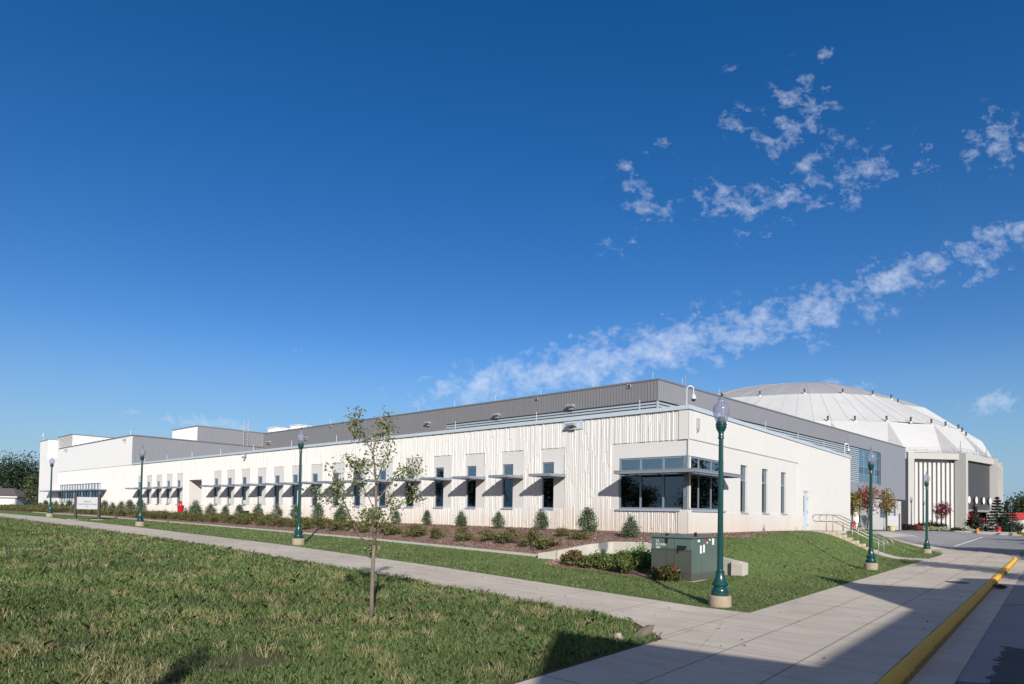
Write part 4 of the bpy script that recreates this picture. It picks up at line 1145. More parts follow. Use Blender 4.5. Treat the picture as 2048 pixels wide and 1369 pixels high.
def text(body, size, mat, parent, loc, rot, name='lettering', align='CENTER', ext=.002):
    cu = bpy.data.curves.new('txt', 'FONT'); cu.body = body; cu.size = size; cu.align_x = align; cu.extrude = ext
    tmp = bpy.data.objects.new('tmp', cu); COL.objects.link(tmp)
    dg = bpy.context.evaluated_depsgraph_get(); me = bpy.data.meshes.new_from_object(tmp.evaluated_get(dg))
    bpy.data.objects.remove(tmp); me.materials.clear(); me.materials.append(mat)
    o = bpy.data.objects.new(name, me); COL.objects.link(o); o.parent = parent; o.location = loc; o.rotation_euler = rot
    return o
for i, tx in enumerate(('T2', 'B-2 (NE)', '208')):
    text(tx, .085, M['whitepaint'], cab, (1.06, .004, 1.07-i*.085), (rad(90), 0, rad(180)), align='LEFT')

# ------------------------------------------------------------------ retaining wall, steps, rails
def wall_run(mb, pts, th, tops, z0):
    for (p, q), (t0, t1) in zip(zip(pts, pts[1:]), zip(tops, tops[1:])):
        P, Q = np.array(p), np.array(q); d = (Q-P)/np.linalg.norm(Q-P); n = np.array([-d[1], d[0]])*th/2
        mb.prism([P-n, Q-n, Q+n, P+n], z0, [t0, t1, t1, t0])
rw_ = empty('retaining_wall', (CX, CY, 0), RZ); tag(rw_, 'low stained concrete retaining wall curving round the transformer bed', 'retaining wall')
mb = MB(); wall_run(mb, [(2.0, 6.62), (1.42, 6.5), (1.06, 5.3), (.55, 4.5), (-.6, 4.25)], .2, [.62, .72, .90, 1.0, 1.02], -.2)
wall_run(mb, [(-.6, 4.25), (-2.4, 4.25), (-3.75, 4.45)], .2, [1.0, .80, .60], -.2)
mb.prism([(-3.5, 4.2), (-3.5, 4.62), (-3.85, 4.62), (-3.85, 4.2)], -.2, [.63, .60, .54, .57])
mb.build('wall', M['conc'], rw_, bevel=.015)
st = empty('concrete_steps', (CX, CY, 0), RZ); tag(st, 'flight of concrete steps climbing the grass slope to the side door', 'steps')
mb = MB(); n = 8; zb, zt = .02, 1.19
for k in range(n):
    a1 = -4.15+k*.29; z1 = zb+(zt-zb)*(k+1)/n
    mb.box(a1, a1+.31 if k < n-1 else -1.8, -13.75, -12.25, max(-.2, z1-.45), z1)
mb.build('step', M['step'], st, bevel=.01)
mb = MB(); mb.box(-1.82, -.02, -16.2, -12.1, .8, zt-.004); mb.build('landing', M['drive'], st)
mb = MB(); mb.prism([(-4.2, -12.25), (-1.8, -12.25), (-1.8, -12.05), (-4.2, -12.05)], -.2, [-.06, .98, .98, -.06]); mb.build('cheek', M['step'], st)
def rail(b):
    w = MB(); r = .022; loop = [(-1.25+.16*math.cos(t), b, 1.88+.17*math.sin(t)) for t in np.linspace(-math.pi/2, math.pi/2, 9)]
    up = [(-4.25, b, .62)]+[(-2.1, b, 1.71)]+[(-1.4, b, 1.71)]+loop+[(-1.4, b, 2.05), (-2.05, b, 2.05), (-4.2, b, .97), (-4.42, b, .86), (-4.5, b, .74), (-4.5, b, .52)]
    w.tube(up, r, 8)
    for a, z0, z1 in ((-1.75, 1.15, 2.05), (-2.95, .65, 1.6), (-4.1, .02, 1.02)): w.tube([(a, b, z0), (a, b, z1)], .02, 8)
    o = w.build('handrail', M['steel'], smooth=True); o.matrix_world = MAB; return o
tag(rail(-12.38), 'bent steel handrail on the near side of the concrete steps', 'handrail', 'steel handrails of the steps')
tag(rail(-13.62), 'bent steel handrail on the far side of the concrete steps', 'handrail', 'steel handrails of the steps')

# ------------------------------------------------------------------ signs, bins, hydrant, rocks, small things
def sign(a, b, w_, z0, z1, zp, rot, lines, label):
    s = empty('building_sign', ab2w(a, b, zf(a, b)), rot); tag(s, label, 'sign')
    m_ = MB(); m_.box(-w_/2, w_/2, -.04, .04, z0, z1); m_.build('board', M['signwhite'], s, bevel=.006)
    for x in (-w_/2-.08, w_/2+.08):
        m_ = MB(); m_.box(x-.075, x+.075, -.075, .075, -.3, zp); m_.build('post', M['signpost'], s, bevel=.01)
    for x in (-w_/2-.08, w_/2+.08): m_ = MB(); m_.box(x-.4, x+.4, -.25, .25, -.25, .03); m_.build('footing', M['conc'], s)
    for tx, sz, z in lines: text(tx, sz, M['ink'], s, (0, -.043, z), (rad(90), 0, 0))
    return s
# board turned to face the viewer
p = w2ab(-28.6*1.0, 43.0)
sign_d = 43.4; sx = (176-1024)/1254.75*sign_d
sa, sb = w2ab(sx, sign_d)
sign(sa, sb, 1.42, .72, 1.56, 1.78, rad(2), (('Sanford', .155, 1.20), ('Coyote Sports Center', .142, 1.03), ('1101', .10, .86)), 'white name board on two brown posts by the path at the left')
na, nb_ = w2ab((1786-1024)/1254.75*64, 64)
sign(na, nb_, 1.55, .55, 1.75, 1.95, rad(-14), (('Main Entry', .13, 1.25),), 'white notice board on two dark posts by the driveway grass') if False else None
s = empty('notice_sign', ab2w(na, nb_, zf(na, nb_)), rad(-14)); tag(s, 'pale notice board on two dark posts beside the driveway lawn', 'sign')
m_ = MB(); m_.box(-.5, .5, -.04, .04, .5, 1.5); m_.build('board', M['signwhite'], s)
for x in (-.6, .6):
    m_ = MB(); m_.box(x-.05, x+.05, -.05, .05, -.3, 1.75); m_.build('post', M['signpost'], s)
m_ = MB(); m_.box(-.46, .46, -.045, -.04, 1.02, 1.05); m_.build('rule_line', M['fixture'], s)

def bin_(a, b, label, h=1.0, r=.28, style='dome'):
    t = empty('litter_bin', ab2w(a, b, zf(a, b)), RZ); tag(t, label, 'litter bin', 'red litter bins')
    if style == 'dome':
        w = MB(); w.lathe([(r*.92, 0), (r, .05), (r, h*.68)], 20); w.build('body', M['red'], t, smooth=True)
        w = MB(); w.lathe([(r*1.02, h*.68), (r*1.02, h*.74), (r*.9, h*.88), (r*.5, h*.98), (.001, h)], 20); w.build('lid', M['red'], t, smooth=True)
        w = MB(); w.box(-.14, .14, r*.86, r*1.0, h*.74, h*.86); w.build('opening', M['black'], t)
    else:
        w = MB(); w.lathe([(r*.8, 0), (r*.85, .05), (r*1.05, h*.66), (r*1.12, h*.68), (r*1.12, h*.71)], 18); w.build('body', M['red'], t, smooth=True)
        w = MB(); w.tube([(-r*.8, 0, h*.7)]+[(r*.8*math.cos(q), 0, h*.75+h*.25*math.sin(q)) for q in np.linspace(math.pi, 0, 9)]+[(r*.8, 0, h*.7)], .06, 6); w.build('hood', M['red'], t)
    return t
bin_(45.2, .75, 'red litter bin with an arched hood by the recessed entrance', 1.15, .25, 'hood')
def at_px(px, d): return w2ab((px-1024)/1254.75*d, d)
a_, b_ = at_px(1708, 66); bin_(a_, b_, 'red litter bin left of two behind the handrails near the grey entrance', .95, .2)
a_, b_ = at_px(1731, 68); bin_(a_, b_, 'red litter bin right of two behind the handrails near the grey entrance', .85, .19)
a_, b_ = at_px(1997, 84); bin_(a_, b_, 'large red domed litter bin in front of the dark conifer', 1.1, .3)
a_, b_ = at_px(1955, 83); h_ = empty('fire_hydrant', ab2w(a_, b_, zf(a_, b_)+.05)); h_.scale = (.72,)*3; tag(h_, 'yellow fire hydrant at the kerb before the arena', 'fire hydrant')
w = MB(); w.lathe([(.2, 0), (.2, .06), (.14, .08), (.14, .62), (.18, .64), (.18, .68), (.14, .78), (.05, .86), (.05, .92), (.001, .93)], 16); w.build('body', M['hydrant'], h_, smooth=False)
w = MB(); w.tube([(-.28, 0, .5), (.28, 0, .5)], .075, 10); w.tube([(0, -.3, .46), (0, 0, .46)], .1, 10); w.build('nozzle', M['hydrant'], h_)
a_, b_ = at_px(1784, 63); w = MB(); w.lathe([(.25, 0), (.27, .1), (.30, .42), (.32, .46), (.28, .47), (.26, .42)], 14)
pl = w.build('planter', simple('planter_yellow', (.5, .46, .22), .8), loc=ab2w(a_, b_, zf(a_, b_))); tag(pl, 'pale yellow planter pot standing below the notice board', 'planter')
a_, b_ = at_px(530, 44.5); w = MB(); w.box(-.3, .3, -.2, .2, 0, .42); w.prism([(-.3, -.2), (.3, -.2), (.3, .2), (-.3, .2)], .42, [.5, .5, .44, .44]); w.tube([(0, 0, -.2), (0, 0, 0)], .05, 6)
gl = w.build('ground_floodlight', M['black'], loc=ab2w(33.6, .9, zf(33.6, .9)), bevel=.02); gl.rotation_euler = (0, 0, RZ); tag(gl, 'small black ground floodlight by the foot of the long white wall', 'floodlight')
def rock(a, b, sx_, sy_, sz_, rz, mat, label, seed, pitch=0):
    import bmesh
    bm = bmesh.new(); bmesh.ops.create_icosphere(bm, subdivisions=2, radius=1); rr = random.Random(seed)
    for v in bm.verts:
        k = 1+rr.uniform(-.16, .16); v.co = Vector((round(v.co.x*1.6)/1.6*.5+v.co.x*.5, v.co.y, v.co.z))*k
        v.co.x *= sx_; v.co.y *= sy_; v.co.z *= sz_
    me = bpy.data.meshes.new('rock'); bm.to_mesh(me); bm.free(); me.materials.append(mat)
    o = put('rock', me, None, ab2w(a, b, zf(a, b)+sz_*.45), rz); o.rotation_euler = (0, pitch, rz); tag(o, label, 'rock')
rock(-5.70, 13.72, .21, .075, .095, rad(20), M['rock'], 'dark tilted slab of rock at the corner of the field', 3, rad(-36))
rock(-5.58, 14.25, .07, .06, .09, .6, M['rockpale'], 'small pale pointed rock beside the dark rock slab', 5)

# ------------------------------------------------------------------ shrubs along the wall
GR = [(.08, .125, .055), (.11, .16, .08), (.06, .095, .045), (.14, .18, .10)]
protos = [make_bush('cone_shrub', .39+.02*i, .39+.02*i, .86+.05*i, 2800, GR, .055, 40+i, 'cone') for i in range(4)]
SH = [(1262, .72, 3.5), (1176, .92, 2.6), (1083, .84, 2.3), (998, .72, 2.3), (923, .72, 2.1), (855, .72, 2.0), (793, .72, 2.0), (742, .75, 2.0), (683, .95, 1.8), (637, 1.05, 1.7), (593, .95, 1.6), (555, .95, 1.6), (517, .95, 1.6), (480, .9, 1.6), (452, .85, 1.6), (422, .95, 1.6), (392, 1.15, 1.5),
      (282, 1.3, 1.9), (260, 1.25, 1.8), (244, 1.1, 1.8), (226, .95, 1.8), (210, 1.15, 1.8), (189, 1.0, 1.9), (173, 1.0, 1.9), (152, 1.0, 1.9), (139, 1.15, 1.9), (125, .95, 1.9), (113, 1.1, 1.9), (104, 1.0, 1.9), (92, 1.15, 1.9), (81, .9, 2.0), (70, 1.0, 2.0)]
def plane_b(px, b):
    """a where the vertical through pixel column px meets the plane b"""
    k = (px-1024)/1254.75; lo = None
    # (CX+U0 a - V0 b) = k (CY+U1 a - V1 b)
    return (k*(CY-V[1]*b)-(CX-V[0]*b))/(U[0]-k*U[1])
used = set()
for i, (px, h, b) in enumerate(SH):
    a = plane_b(px, b)
    k = i % 4; o = protos[k] if k not in used else copy_tree(protos[k]); used.add(k)
    s_ = h/(.86+.05*k); o.location = ab2w(a, b, zf(a, b)-.02); o.scale = (s_*(.9+.2*random.random()),)*2+(s_,); o.rotation_euler = (0, 0, i*1.3)
    if a < 43:
        j = int(np.argmin([abs(a-(w_-.34)) for w_ in WIN_A])); lb = 'upright evergreen shrub against the white wall nearest the %s narrow window from the near corner' % ORD[j]
        if i == 0: lb = 'small upright evergreen shrub closest to the near corner, under the corner window'
        if i == 1: lb = 'upright evergreen shrub standing left of the corner window'
    elif a < 60: lb = 'upright evergreen shrub %s the red litter bin at the white wall' % ('right beside' if a < 47 else 'far left of')
    else: lb = 'rounded evergreen shrub at the far left, %s left of the litter bin' % ORD[i-17]
    tag(o, lb, 'shrub', 'evergreen shrubs planted along the white wall')

OL = [(.12, .13, .035), (.16, .175, .055), (.09, .11, .03), (.16, .145, .055)]
lp = [make_bush('low_shrub', .36, .34, .42+.05*i, 800, OL, .062, 60+i, 'sprawl', ((.17, .09, .04), .08)) for i in range(4)]
rr = random.Random(5); used = set(); cnt = 0; ROWS = [(5.35, 'front'), (4.35, 'back')]
LOW = [(6.6, 5.5, 1.0), (5.5, 5.35, .95), (4.45, 5.4, 1.1), (3.35, 5.5, 1.15), (2.55, 5.6, 1.3), (3.0, 4.0, .7), (7.9, 4.3, .6), (8.0, 5.5, .95), (2.0, 4.3, .9), (5.6, 3.9, .55), (9.3, 5.4, .9)]
a = 9.6
while a < 42.5:
    for b0, nm in (ROWS if a > 14 else ROWS[:1]): LOW.append((a+rr.uniform(-.15, .15)+(.4 if nm == 'back' else 0), b0+rr.uniform(-.15, .15), rr.uniform(.85, 1.2)))
    a += .95 if a > 16 else 1.15
a = 44.5
while a < 58.5: LOW.append((a, 5.2+rr.uniform(-.2, .2), rr.uniform(.9, 1.2))); a += .95
a = 63
while a < 92:
    for b0 in (5.6, 4.5): LOW.append((a+rr.uniform(-.15, .15), b0, rr.uniform(1.1, 1.45)))
    a += 1.05
for i, (a, b, s_) in enumerate(LOW):
    k = i % 4; o = lp[k] if k not in used else copy_tree(lp[k]); used.add(k)
    o.location = ab2w(a, b, zf(a, b)-.02); o.scale = (s_, s_, s_*rr.uniform(.9, 1.15)); o.rotation_euler = (0, 0, rr.uniform(0, 6))
    if a < 43.5:
        j = int(np.argmin([abs(a-(w_-.34)) for w_ in WIN_A])); lb = 'low olive shrub in the %s row of the mulch bed below the %s narrow window' % ('front' if b > 4.9 else 'back', ORD[j])
    elif a < 60: lb = 'low olive shrub in the hedge row between the red bin and the left street lamp'
    else: lb = 'low olive shrub in the %s hedge row behind the name board at the far left' % ('front' if b > 5 else 'back')
    tag(o, lb, 'shrub', 'low olive shrubs in the mulch bed')
# bushes in the lower bed by the transformer
LG = [(.10, .21, .04), (.14, .27, .06), (.07, .15, .035), (.19, .30, .09)]
for i, (a, b, h, rx, cols, tips, lb) in enumerate((
        (-1.25, 6.75, .62, .36, OL+LG[:1], None, 'leafy green bush nearest the left side of the transformer cabinet'),
        (-.15, 6.5, .50, .42, OL+LG[:2], None, 'bushy olive green plant left in the lower bed by the retaining wall'),
        (.75, 6.4, .48, .35, OL, ((.22, .06, .04), .2), 'reddish tipped bush at the left end of the lower bed'),
        (-1.0, 5.5, .80, .42, LG, None, 'tall bright green leafy bush behind the others against the retaining wall'),
        (-.1, 5.3, .5, .5, LG, None, 'bright green spreading plant at the foot of the retaining wall'),
        (-2.75, 7.2, .46, .34, [(.10, .12, .035), (.12, .09, .035), (.07, .10, .028)], ((.30, .04, .035), .08), 'small bush with red flowers in front of the transformer cabinet'))):
    o = make_bush('garden_bush', rx, rx, h, 1700, cols, .075, 90+i, 'sprawl', tips); z = nzf(a, b) if in_niche(a, b) else zf(a, b)
    o.location = ab2w(a, b, z-.02); tag(o, lb, 'bush')
# planting in front of the arena
PUR = [(.028, .014, .017), (.045, .02, .024), (.02, .016, .014)]
for px, d, h, rx, cols, kind_, lb in (
        (1864, 96, 1.4, 1.9, PUR, 'round', 'large dark purple bush in front of the white arena fins'), (1880, 97, 1.15, 1.3, PUR, 'round', 'dark purple bush right of the largest one before the arena fins'), (1849, 95, 1.15, 1.3, PUR, 'round', 'dark purple bush at the left end of the arena planting'),
        (1836, 88, .9, 1.0, [(.40, .04, .03), (.3, .05, .03), (.2, .08, .04)], 'round', 'mound of red flowers at the left of the arena bed'), (1803, 80, .8, 1.2, PUR, 'round', 'low dark purple bush left by the grey wall end'), (1817, 82, .8, 1.1, PUR, 'round', 'low dark purple bush right by the grey wall end'),
        (1847, 88, .6, .7, [(.55, .56, .42), (.4, .45, .25)], 'sprawl', 'pale cream tufted plant left of the front lamp post'), (1862, 88, .65, .6, [(.5, .55, .22), (.45, .5, .25)], 'sprawl', 'pale yellow green tufted plant right of the front lamp post'),
        (1878, 88, .65, .7, [(.58, .58, .42), (.42, .46, .28)], 'sprawl', 'pale cream tufted plant below the purple bushes'), (1889, 88, .6, .55, [(.55, .56, .42), (.4, .45, .25)], 'sprawl', 'pale cream tufted plant under the red maple'),
        (1870, 89, .6, .6, PUR, 'sprawl', 'low maroon plant between two pale tufts'), (1913, 88, .6, .9, PUR, 'sprawl', 'low maroon plant at the foot of the dark arena side panel'), (1922, 88, .55, .5, [(.5, .5, .2), (.3, .2, .1)], 'sprawl', 'yellow tufted plant left of the right arena pier'),
        (1938, 87, .6, .6, [(.55, .55, .42), (.4, .42, .3)], 'sprawl', 'pale tufted plant at the foot of the right arena pier'), (1947, 90, 2.2, 1.3, [(.04, .06, .035), (.07, .09, .06)], 'round', 'dark green bush behind the yellow hydrant'), (1966, 92, 2.3, 1.6, [(.06, .075, .045), (.10, .11, .08)], 'round', 'grey green bush between the hydrant and the big red bin'),
        (2018, 92, 2.6, 1.9, [(.045, .045, .025), (.07, .06, .035)], 'round', 'brownish green bush right of the big red bin'), (2034, 95, 1.6, 1.2, [(.03, .05, .03), (.05, .07, .045)], 'round', 'small dark bush behind the far right lamp post')):
    o = make_bush('arena_bush', rx, rx*.8, h, 900, cols, .2 if rx > 1 else .16, int(px), kind_, stems=False); a_, b_ = at_px(px, d)
    o.location = ab2w(a_, b_, zf(a_, b_)); tag(o, lb, 'bush', 'bushes planted before the arena')
# trees on the right
def place_tree(t, px, d, label, cat='tree', group=None, dz=0):
    a_, b_ = at_px(px, d); t.location = ab2w(a_, b_, zf(a_, b_)+dz); tag(t, label, cat, group); return t
g_ = 'small autumn trees near the arena'
place_tree(make_tree('maple_tree', 4.0, .85, 1500, [(.22, .19, .045), (.17, .16, .05), (.27, .19, .06)], .17, .06, .28, 21, 40), 1706, 58, 'yellow green young maple partly hidden behind the end of the white wall', group=g_)
place_tree(make_tree('maple_tree', 4.4, 1.0, 1900, [(.36, .14, .12), (.31, .10, .09), (.38, .21, .14), (.27, .14, .08)], .17, .06, .3, 22, 44), 1735, 58, 'pink red young maple left of the dark lamp post', group=g_)
place_tree(make_tree('maple_tree', 4.4, .85, 1600, [(.29, .21, .07), (.20, .19, .05), (.38, .23, .12), (.23, .17, .05)], .17, .06, .3, 23, 40), 1773, 64, 'orange yellow young maple beside the notice board', group=g_)
place_tree(make_tree('maple_tree', 5.0, 1.35, 1500, [(.22, .03, .035), (.28, .05, .055), (.15, .025, .03)], .2, .07, .34, 24, 34, cl=.42), 1884, 97, 'dark red maple standing before the white arena fins', group=g_)
DG = [(.02, .042, .026), (.035, .06, .035), (.05, .075, .045)]
place_tree(make_conifer('conifer_tree', 5.6, 2.0, DG, 5200, 31, .34), 1996, 90, 'dark green conifer behind the big red bin', 'conifer')
place_tree(make_conifer('conifer_tree', 5.0, 1.7, [(.05, .05, .025), (.06, .065, .03), (.035, .045, .02)], 4600, 32, .34), 2015, 93, 'olive conifer to the right of the darker conifer', 'conifer')
place_tree(make_conifer('conifer_tree', 4.2, 1.1, [(.04, .05, .03), (.06, .05, .025)], 3200, 33, .3), 1949, 89, 'slim conifer in front of the arena entrance', 'conifer')
place_tree(make_tree('broadleaf_tree', 9, 5.0, 3600, [(.055, .075, .022), (.085, .10, .03), (.04, .055, .018)], .55, .3, .15, 34, 60, .35), 2052, 165, 'rounded olive tree on the far right horizon beyond the red banners')
# red banner fence far right
fb = empty('banner_fence', ab2w(*at_px(2042, 118), .1), rad(8)); tag(fb, 'red fabric fence on a concrete ledge at the far right', 'fence')
w = MB(); w.box(-3.2, 9, -.05, .05, 2.0, 3.3); w.build('banner', M['redcurtain'], fb)
w = MB(); w.box(-3.4, 9, -.5, .6, -.5, 1.95); w.build('ledge', M['arena'], fb)
# trees and houses far left
place_tree(make_tree('broadleaf_tree', 10.6, 5.6, 7000, [(.022, .042, .02), (.035, .06, .026), (.05, .075, .035)], .38, .3, .1, 51, 90, .25), 38, 122, 'large dark green round tree behind the left houses')
place_tree(make_tree('broadleaf_tree', 9.4, 4.6, 5000, [(.025, .045, .02), (.04, .065, .03), (.055, .08, .04)], .38, .3, .1, 52, 70, .25), -30, 126, 'dark green tree cut off by the left edge behind the house')
place_tree(make_tree('broadleaf_tree', 5.4, 1.9, 2200, [(.075, .10, .03), (.10, .13, .045), (.05, .075, .025)], .25, .1, .1, 53, 40, .4), 70, 96, 'light green small tree against the left end of the white building')
place_tree(make_tree('broadleaf_tree', 2.9, 1.5, 1600, [(.08, .10, .05), (.11, .125, .07), (.06, .075, .04)], .2, .08, .05, 54, 40, .35), 66, 88, 'grey green bushy small tree at the left end of the white building')
def house(px, d, w_, dep, hw, hr, rot, label):
    a_, b_ = at_px(px, d); h = empty('bungalow', ab2w(a_, b_, 1.0), rot); tag(h, label, 'house', 'pale bungalows beyond the left end')
    m_ = MB(); m_.box(-w_/2, w_/2, -dep/2, dep/2, -.5, hw); m_.build('wall', M['housewall'], h)
    m_ = MB(); e = .4; x, y = w_/2+e, dep/2+e
    m_.add([(-x, -y, hw-.1), (x, -y, hw-.1), (x, y, hw-.1), (-x, y, hw-.1), (-x+y*.8, 0, hw+hr), (x-y*.8, 0, hw+hr)], [(0, 1, 5, 4), (1, 2, 5), (2, 3, 4, 5), (3, 0, 4), (3, 2, 1, 0)]); m_.build('roof', M['houseroof'], h)
    m_ = MB(); m_.box(-x, x, -y-.03, -y+.0, hw-.2, hw-.05); m_.build('gutter', M['white'], h)
    m_ = MB(); m_.tube([(w_/2-.1, -dep/2-.06, 0), (w_/2-.1, -dep/2-.06, hw)], .06, 6); m_.build('downpipe', M['fixture'], h)
house(-10, 104, 11, 7, 2.1, 1.35, rad(6), 'white bungalow with brown roof cut off by the left edge')
house(66, 112, 7, 7, 2.0, 1.5, rad(10), 'white bungalow with brown roof half hidden by the white building')

# ------------------------------------------------------------------ the young tree in the field
yt_ab = (-1.88, 16.06); K_ = .002892
yt = empty('young_tree', ab2w(*yt_ab, zf(*yt_ab))); tag(yt, 'slender young tree with sparse pale green leaves standing in the rough grass', 'tree')
BR = [([(413, 1300), (410, 1150), (415, 1000), (418, 870)], [26, 21, 19, 17], 0), ([(418, 870), (424, 760), (425, 650), (420, 520), (412, 420), (400, 330), (412, 240), (440, 160), (470, 90)], [15, 13, 12, 10, 9, 8, 6, 4, 2], 0),
      ([(410, 880), (345, 820), (310, 740), (275, 640), (240, 540), (215, 430)], [10, 9, 7, 6, 4, 2], -1), ([(420, 830), (480, 720), (530, 640), (600, 590), (620, 560)], [9, 7, 5, 4, 2], 1), ([(275, 670), (215, 620), (150, 590), (120, 575)], [5, 4, 3, 2], -1.2),
      ([(424, 700), (380, 610), (330, 540), (300, 430), (320, 370)], [6, 5, 4, 3, 2], .9), ([(424, 620), (480, 530), (540, 460), (600, 410), (645, 365)], [7, 6, 5, 3, 2], .4), ([(416, 520), (460, 420), (500, 340), (520, 250)], [6, 5, 4, 2], -.7),
      ([(400, 340), (350, 260), (300, 210), (245, 165)], [5, 4, 3, 2], .5), ([(405, 310), (330, 240), (320, 150), (330, 115)], [4, 3, 3, 2], -.8), ([(425, 760), (470, 700), (465, 660)], [4, 3, 2], -1), ([(420, 470), (370, 420), (340, 400), (280, 370)], [4, 3, 2, 2], -.6),
      ([(412, 270), (450, 200), (462, 130)], [4, 3, 2], .8), ([(540, 460), (600, 440), (690, 440)], [3, 2, 2], -.9), ([(600, 590), (620, 540), (640, 580)], [3, 2, 1], .6), ([(424, 690), (340, 680), (330, 715)], [3, 2, 1], .8), ([(240, 540), (180, 500), (190, 590)], [3, 2, 1], .3), ([(480, 530), (490, 590), (480, 640)], [3, 2, 1], .9),
      ([(345, 560), (290, 480), (280, 370)], [3, 2, 1], .2), ([(404, 860), (385, 890), (362, 912)], [3, 2, 1], 1)]
w = MB(); w2 = MB(); LP = []; rng = np.random.default_rng(77)
for bi, (pts, rs, dep) in enumerate(BR):
    q = [((x-413)*K_, dep*.55*(i/(len(pts)-1))+.02*math.sin(i*2+bi), (1290-y)*K_) for i, (x, y) in enumerate(pts)]
    (w if bi < 2 else w2).tube(q, [r*K_*(.60 if bi == 0 else .62) for r in rs], 8 if bi < 2 else 6)
    if bi == 0: continue
    Q = np.array(q); m = len(Q)
    for t in np.linspace(.45 if bi == 1 else .38, 1, 14 if bi == 1 else 9):
        f = t*(m-1); i = min(int(f), m-2); p = Q[i]*(1-(f-i))+Q[i+1]*(f-i)
        if bi == 1 and p[2] < 2.0: continue
        k = rng.integers(10, 20)
        LP.append(p+rng.normal(0, 1, (k, 3))*np.array([.07, .09, .065]))
        tw = LP[-1][0]; w2.tube([tuple(p), tuple(tw)], [.004, .002], 4, False)
w.build('trunk', M['bark'], yt, smooth=True); w2.build('branch', M['bark'], yt, smooth=True)
LP = np.concatenate(LP); n = len(LP)
col = palette(n, [(.16, .20, .065), (.22, .25, .105), (.10, .135, .04), (.28, .30, .16), (.27, .245, .08)], .2, rng)
put('crown', leaf_mesh('crown', LP, .058*(.65+.7*rng.random(n)), col, up=.2, aspect=.55, rng=rng), yt)
w = MB(); w.lathe([(.2, -.02), (.18, .02), (.1, .03), (.001, .035)], 18); mm = w.build('mulch_ring', M['mulch'], yt)

# ------------------------------------------------------------------ grass blades
def blades(name, P, h, wdt, lean, colr, rng, three=True):
    n = len(P); ang = rng.uniform(0, 6.283, n); la = rng.uniform(0, 6.283, n)
    s = np.stack([np.cos(ang), np.sin(ang), np.zeros(n)], 1)*wdt[:, None]*.5
    L = np.stack([np.cos(la), np.sin(la), np.zeros(n)], 1)*(lean*h)[:, None]
    up = np.stack([np.zeros(n), np.zeros(n), h], 1)
    mid = P+L*.35+up*.6; tip = P+L+up*np.sqrt(np.clip(1-(lean*.75)**2, .1, 1))[:, None]
    v = np.stack([P-s, P+s, mid+s*.7, tip, mid-s*.7], 1).reshape(-1, 3)
    me = bpy.data.meshes.new(name); me.vertices.add(5*n); me.vertices.foreach_set('co', v.ravel())
    me.loops.add(5*n); me.loops.foreach_set('vertex_index', np.arange(5*n)); me.polygons.add(n); me.polygons.foreach_set('loop_start', np.arange(n)*5)
    c = np.concatenate([np.repeat(colr, 5, 0), np.ones((5*n, 1))], 1)
    at = me.attributes.new('Col', 'FLOAT_COLOR', 'POINT'); at.data.foreach_set('color', c.ravel())
    me.materials.append(M['grassblade']); me.update(calc_edges=True); me.validate()
    o = bpy.data.objects.new(name, me); COL.objects.link(o); return o

def vnoise(x, y, s, seed):
    r = np.random.default_rng(seed); T = r.random((64, 64)); u, v_ = x*s, y*s
    i, j = np.floor(u).astype(int), np.floor(v_).astype(int); fu, fv = u-i, v_-j; fu = fu*fu*(3-2*fu); fv = fv*fv*(3-2*fv)
    g = lambda p, q: T[p % 64, q % 64]
    return (g(i, j)*(1-fu)+g(i+1, j)*fu)*(1-fv)+(g(i, j+1)*(1-fu)+g(i+1, j+1)*fu)*fv

def toworld(a, b, z):
    return np.stack([CX+U[0]*a-V[0]*b, CY+U[1]*a-V[1]*b, z], 1)

def scatter(n, a0, a1, b0, b1, rng, inside, dens):
    a = rng.uniform(a0, a1, n); b = rng.uniform(b0, b1, n)
    k = inside(a, b); a, b = a[k], b[k]; P = toworld(a, b, zfun(a, b))
    x, y = P[:, 0], P[:, 1]; d = np.hypot(x, y)
    vis = (y > 4) & (np.abs(x/np.maximum(y, .1)) < .95) & (rng.random(len(d)) < dens(d))
    return a[vis], b[vis], P[vis], d[vis]
rng = np.random.default_rng(5)
inF = lambda a, b: (a > -5.93+.05*np.sin(b*7)) & (b > 12.56+.06*np.sin(a*5)) & ~((a < -5) & (b < 13.5) & ((a+b) < 7.95))
dn = lambda d: np.clip((8.5/d)**1.9, .012, 1)
a, b, P, d = scatter(1500000, -6, 45, 12.5, 26, rng, inF, dn)
n = len(P); pn = vnoise(a, b, .55, 1)*.6+vnoise(a, b, 1.7, 2)*.4; dry = vnoise(a, b, .9, 3)*.35+vnoise(a, b, 2.6, 4)*.65; bare = vnoise(a+40, b, .9, 9)
keep = rng.random(n) > np.clip((bare-.78)*7, 0, .8); a, b, P, d, pn, dry = a[keep], b[keep], P[keep], d[keep], pn[keep], dry[keep]; n = len(P)
sc = np.clip(d/9, .9, 3.2)
h = (.035+.055*rng.random(n)+.05*pn**2)*np.clip(sc, 1, 1.35); wd = (.0045+.004*rng.random(n))*sc
g1 = palette(n, [(.11, .18, .05), (.14, .215, .062), (.08, .15, .045), (.20, .24, .10)], .2, rng)
g1 *= (.75+.6*pn)[:, None]
dr = palette(n, [(.34, .29, .14), (.28, .26, .11), (.40, .35, .20), (.24, .24, .09)], .2, rng)
pd = np.clip((dry-.58)*4, .03, .42); isd = rng.random(n) < pd
col = np.where(isd[:, None], dr, g1); h = np.where(isd, h*1.25, h); wd = np.where(isd, wd*1.15, wd)
o = blades('field_grass', P-np.array([0, 0, .01]), h, wd, .25+.75*rng.random(n), col, rng); tag(o, kind='stuff')
NB = n
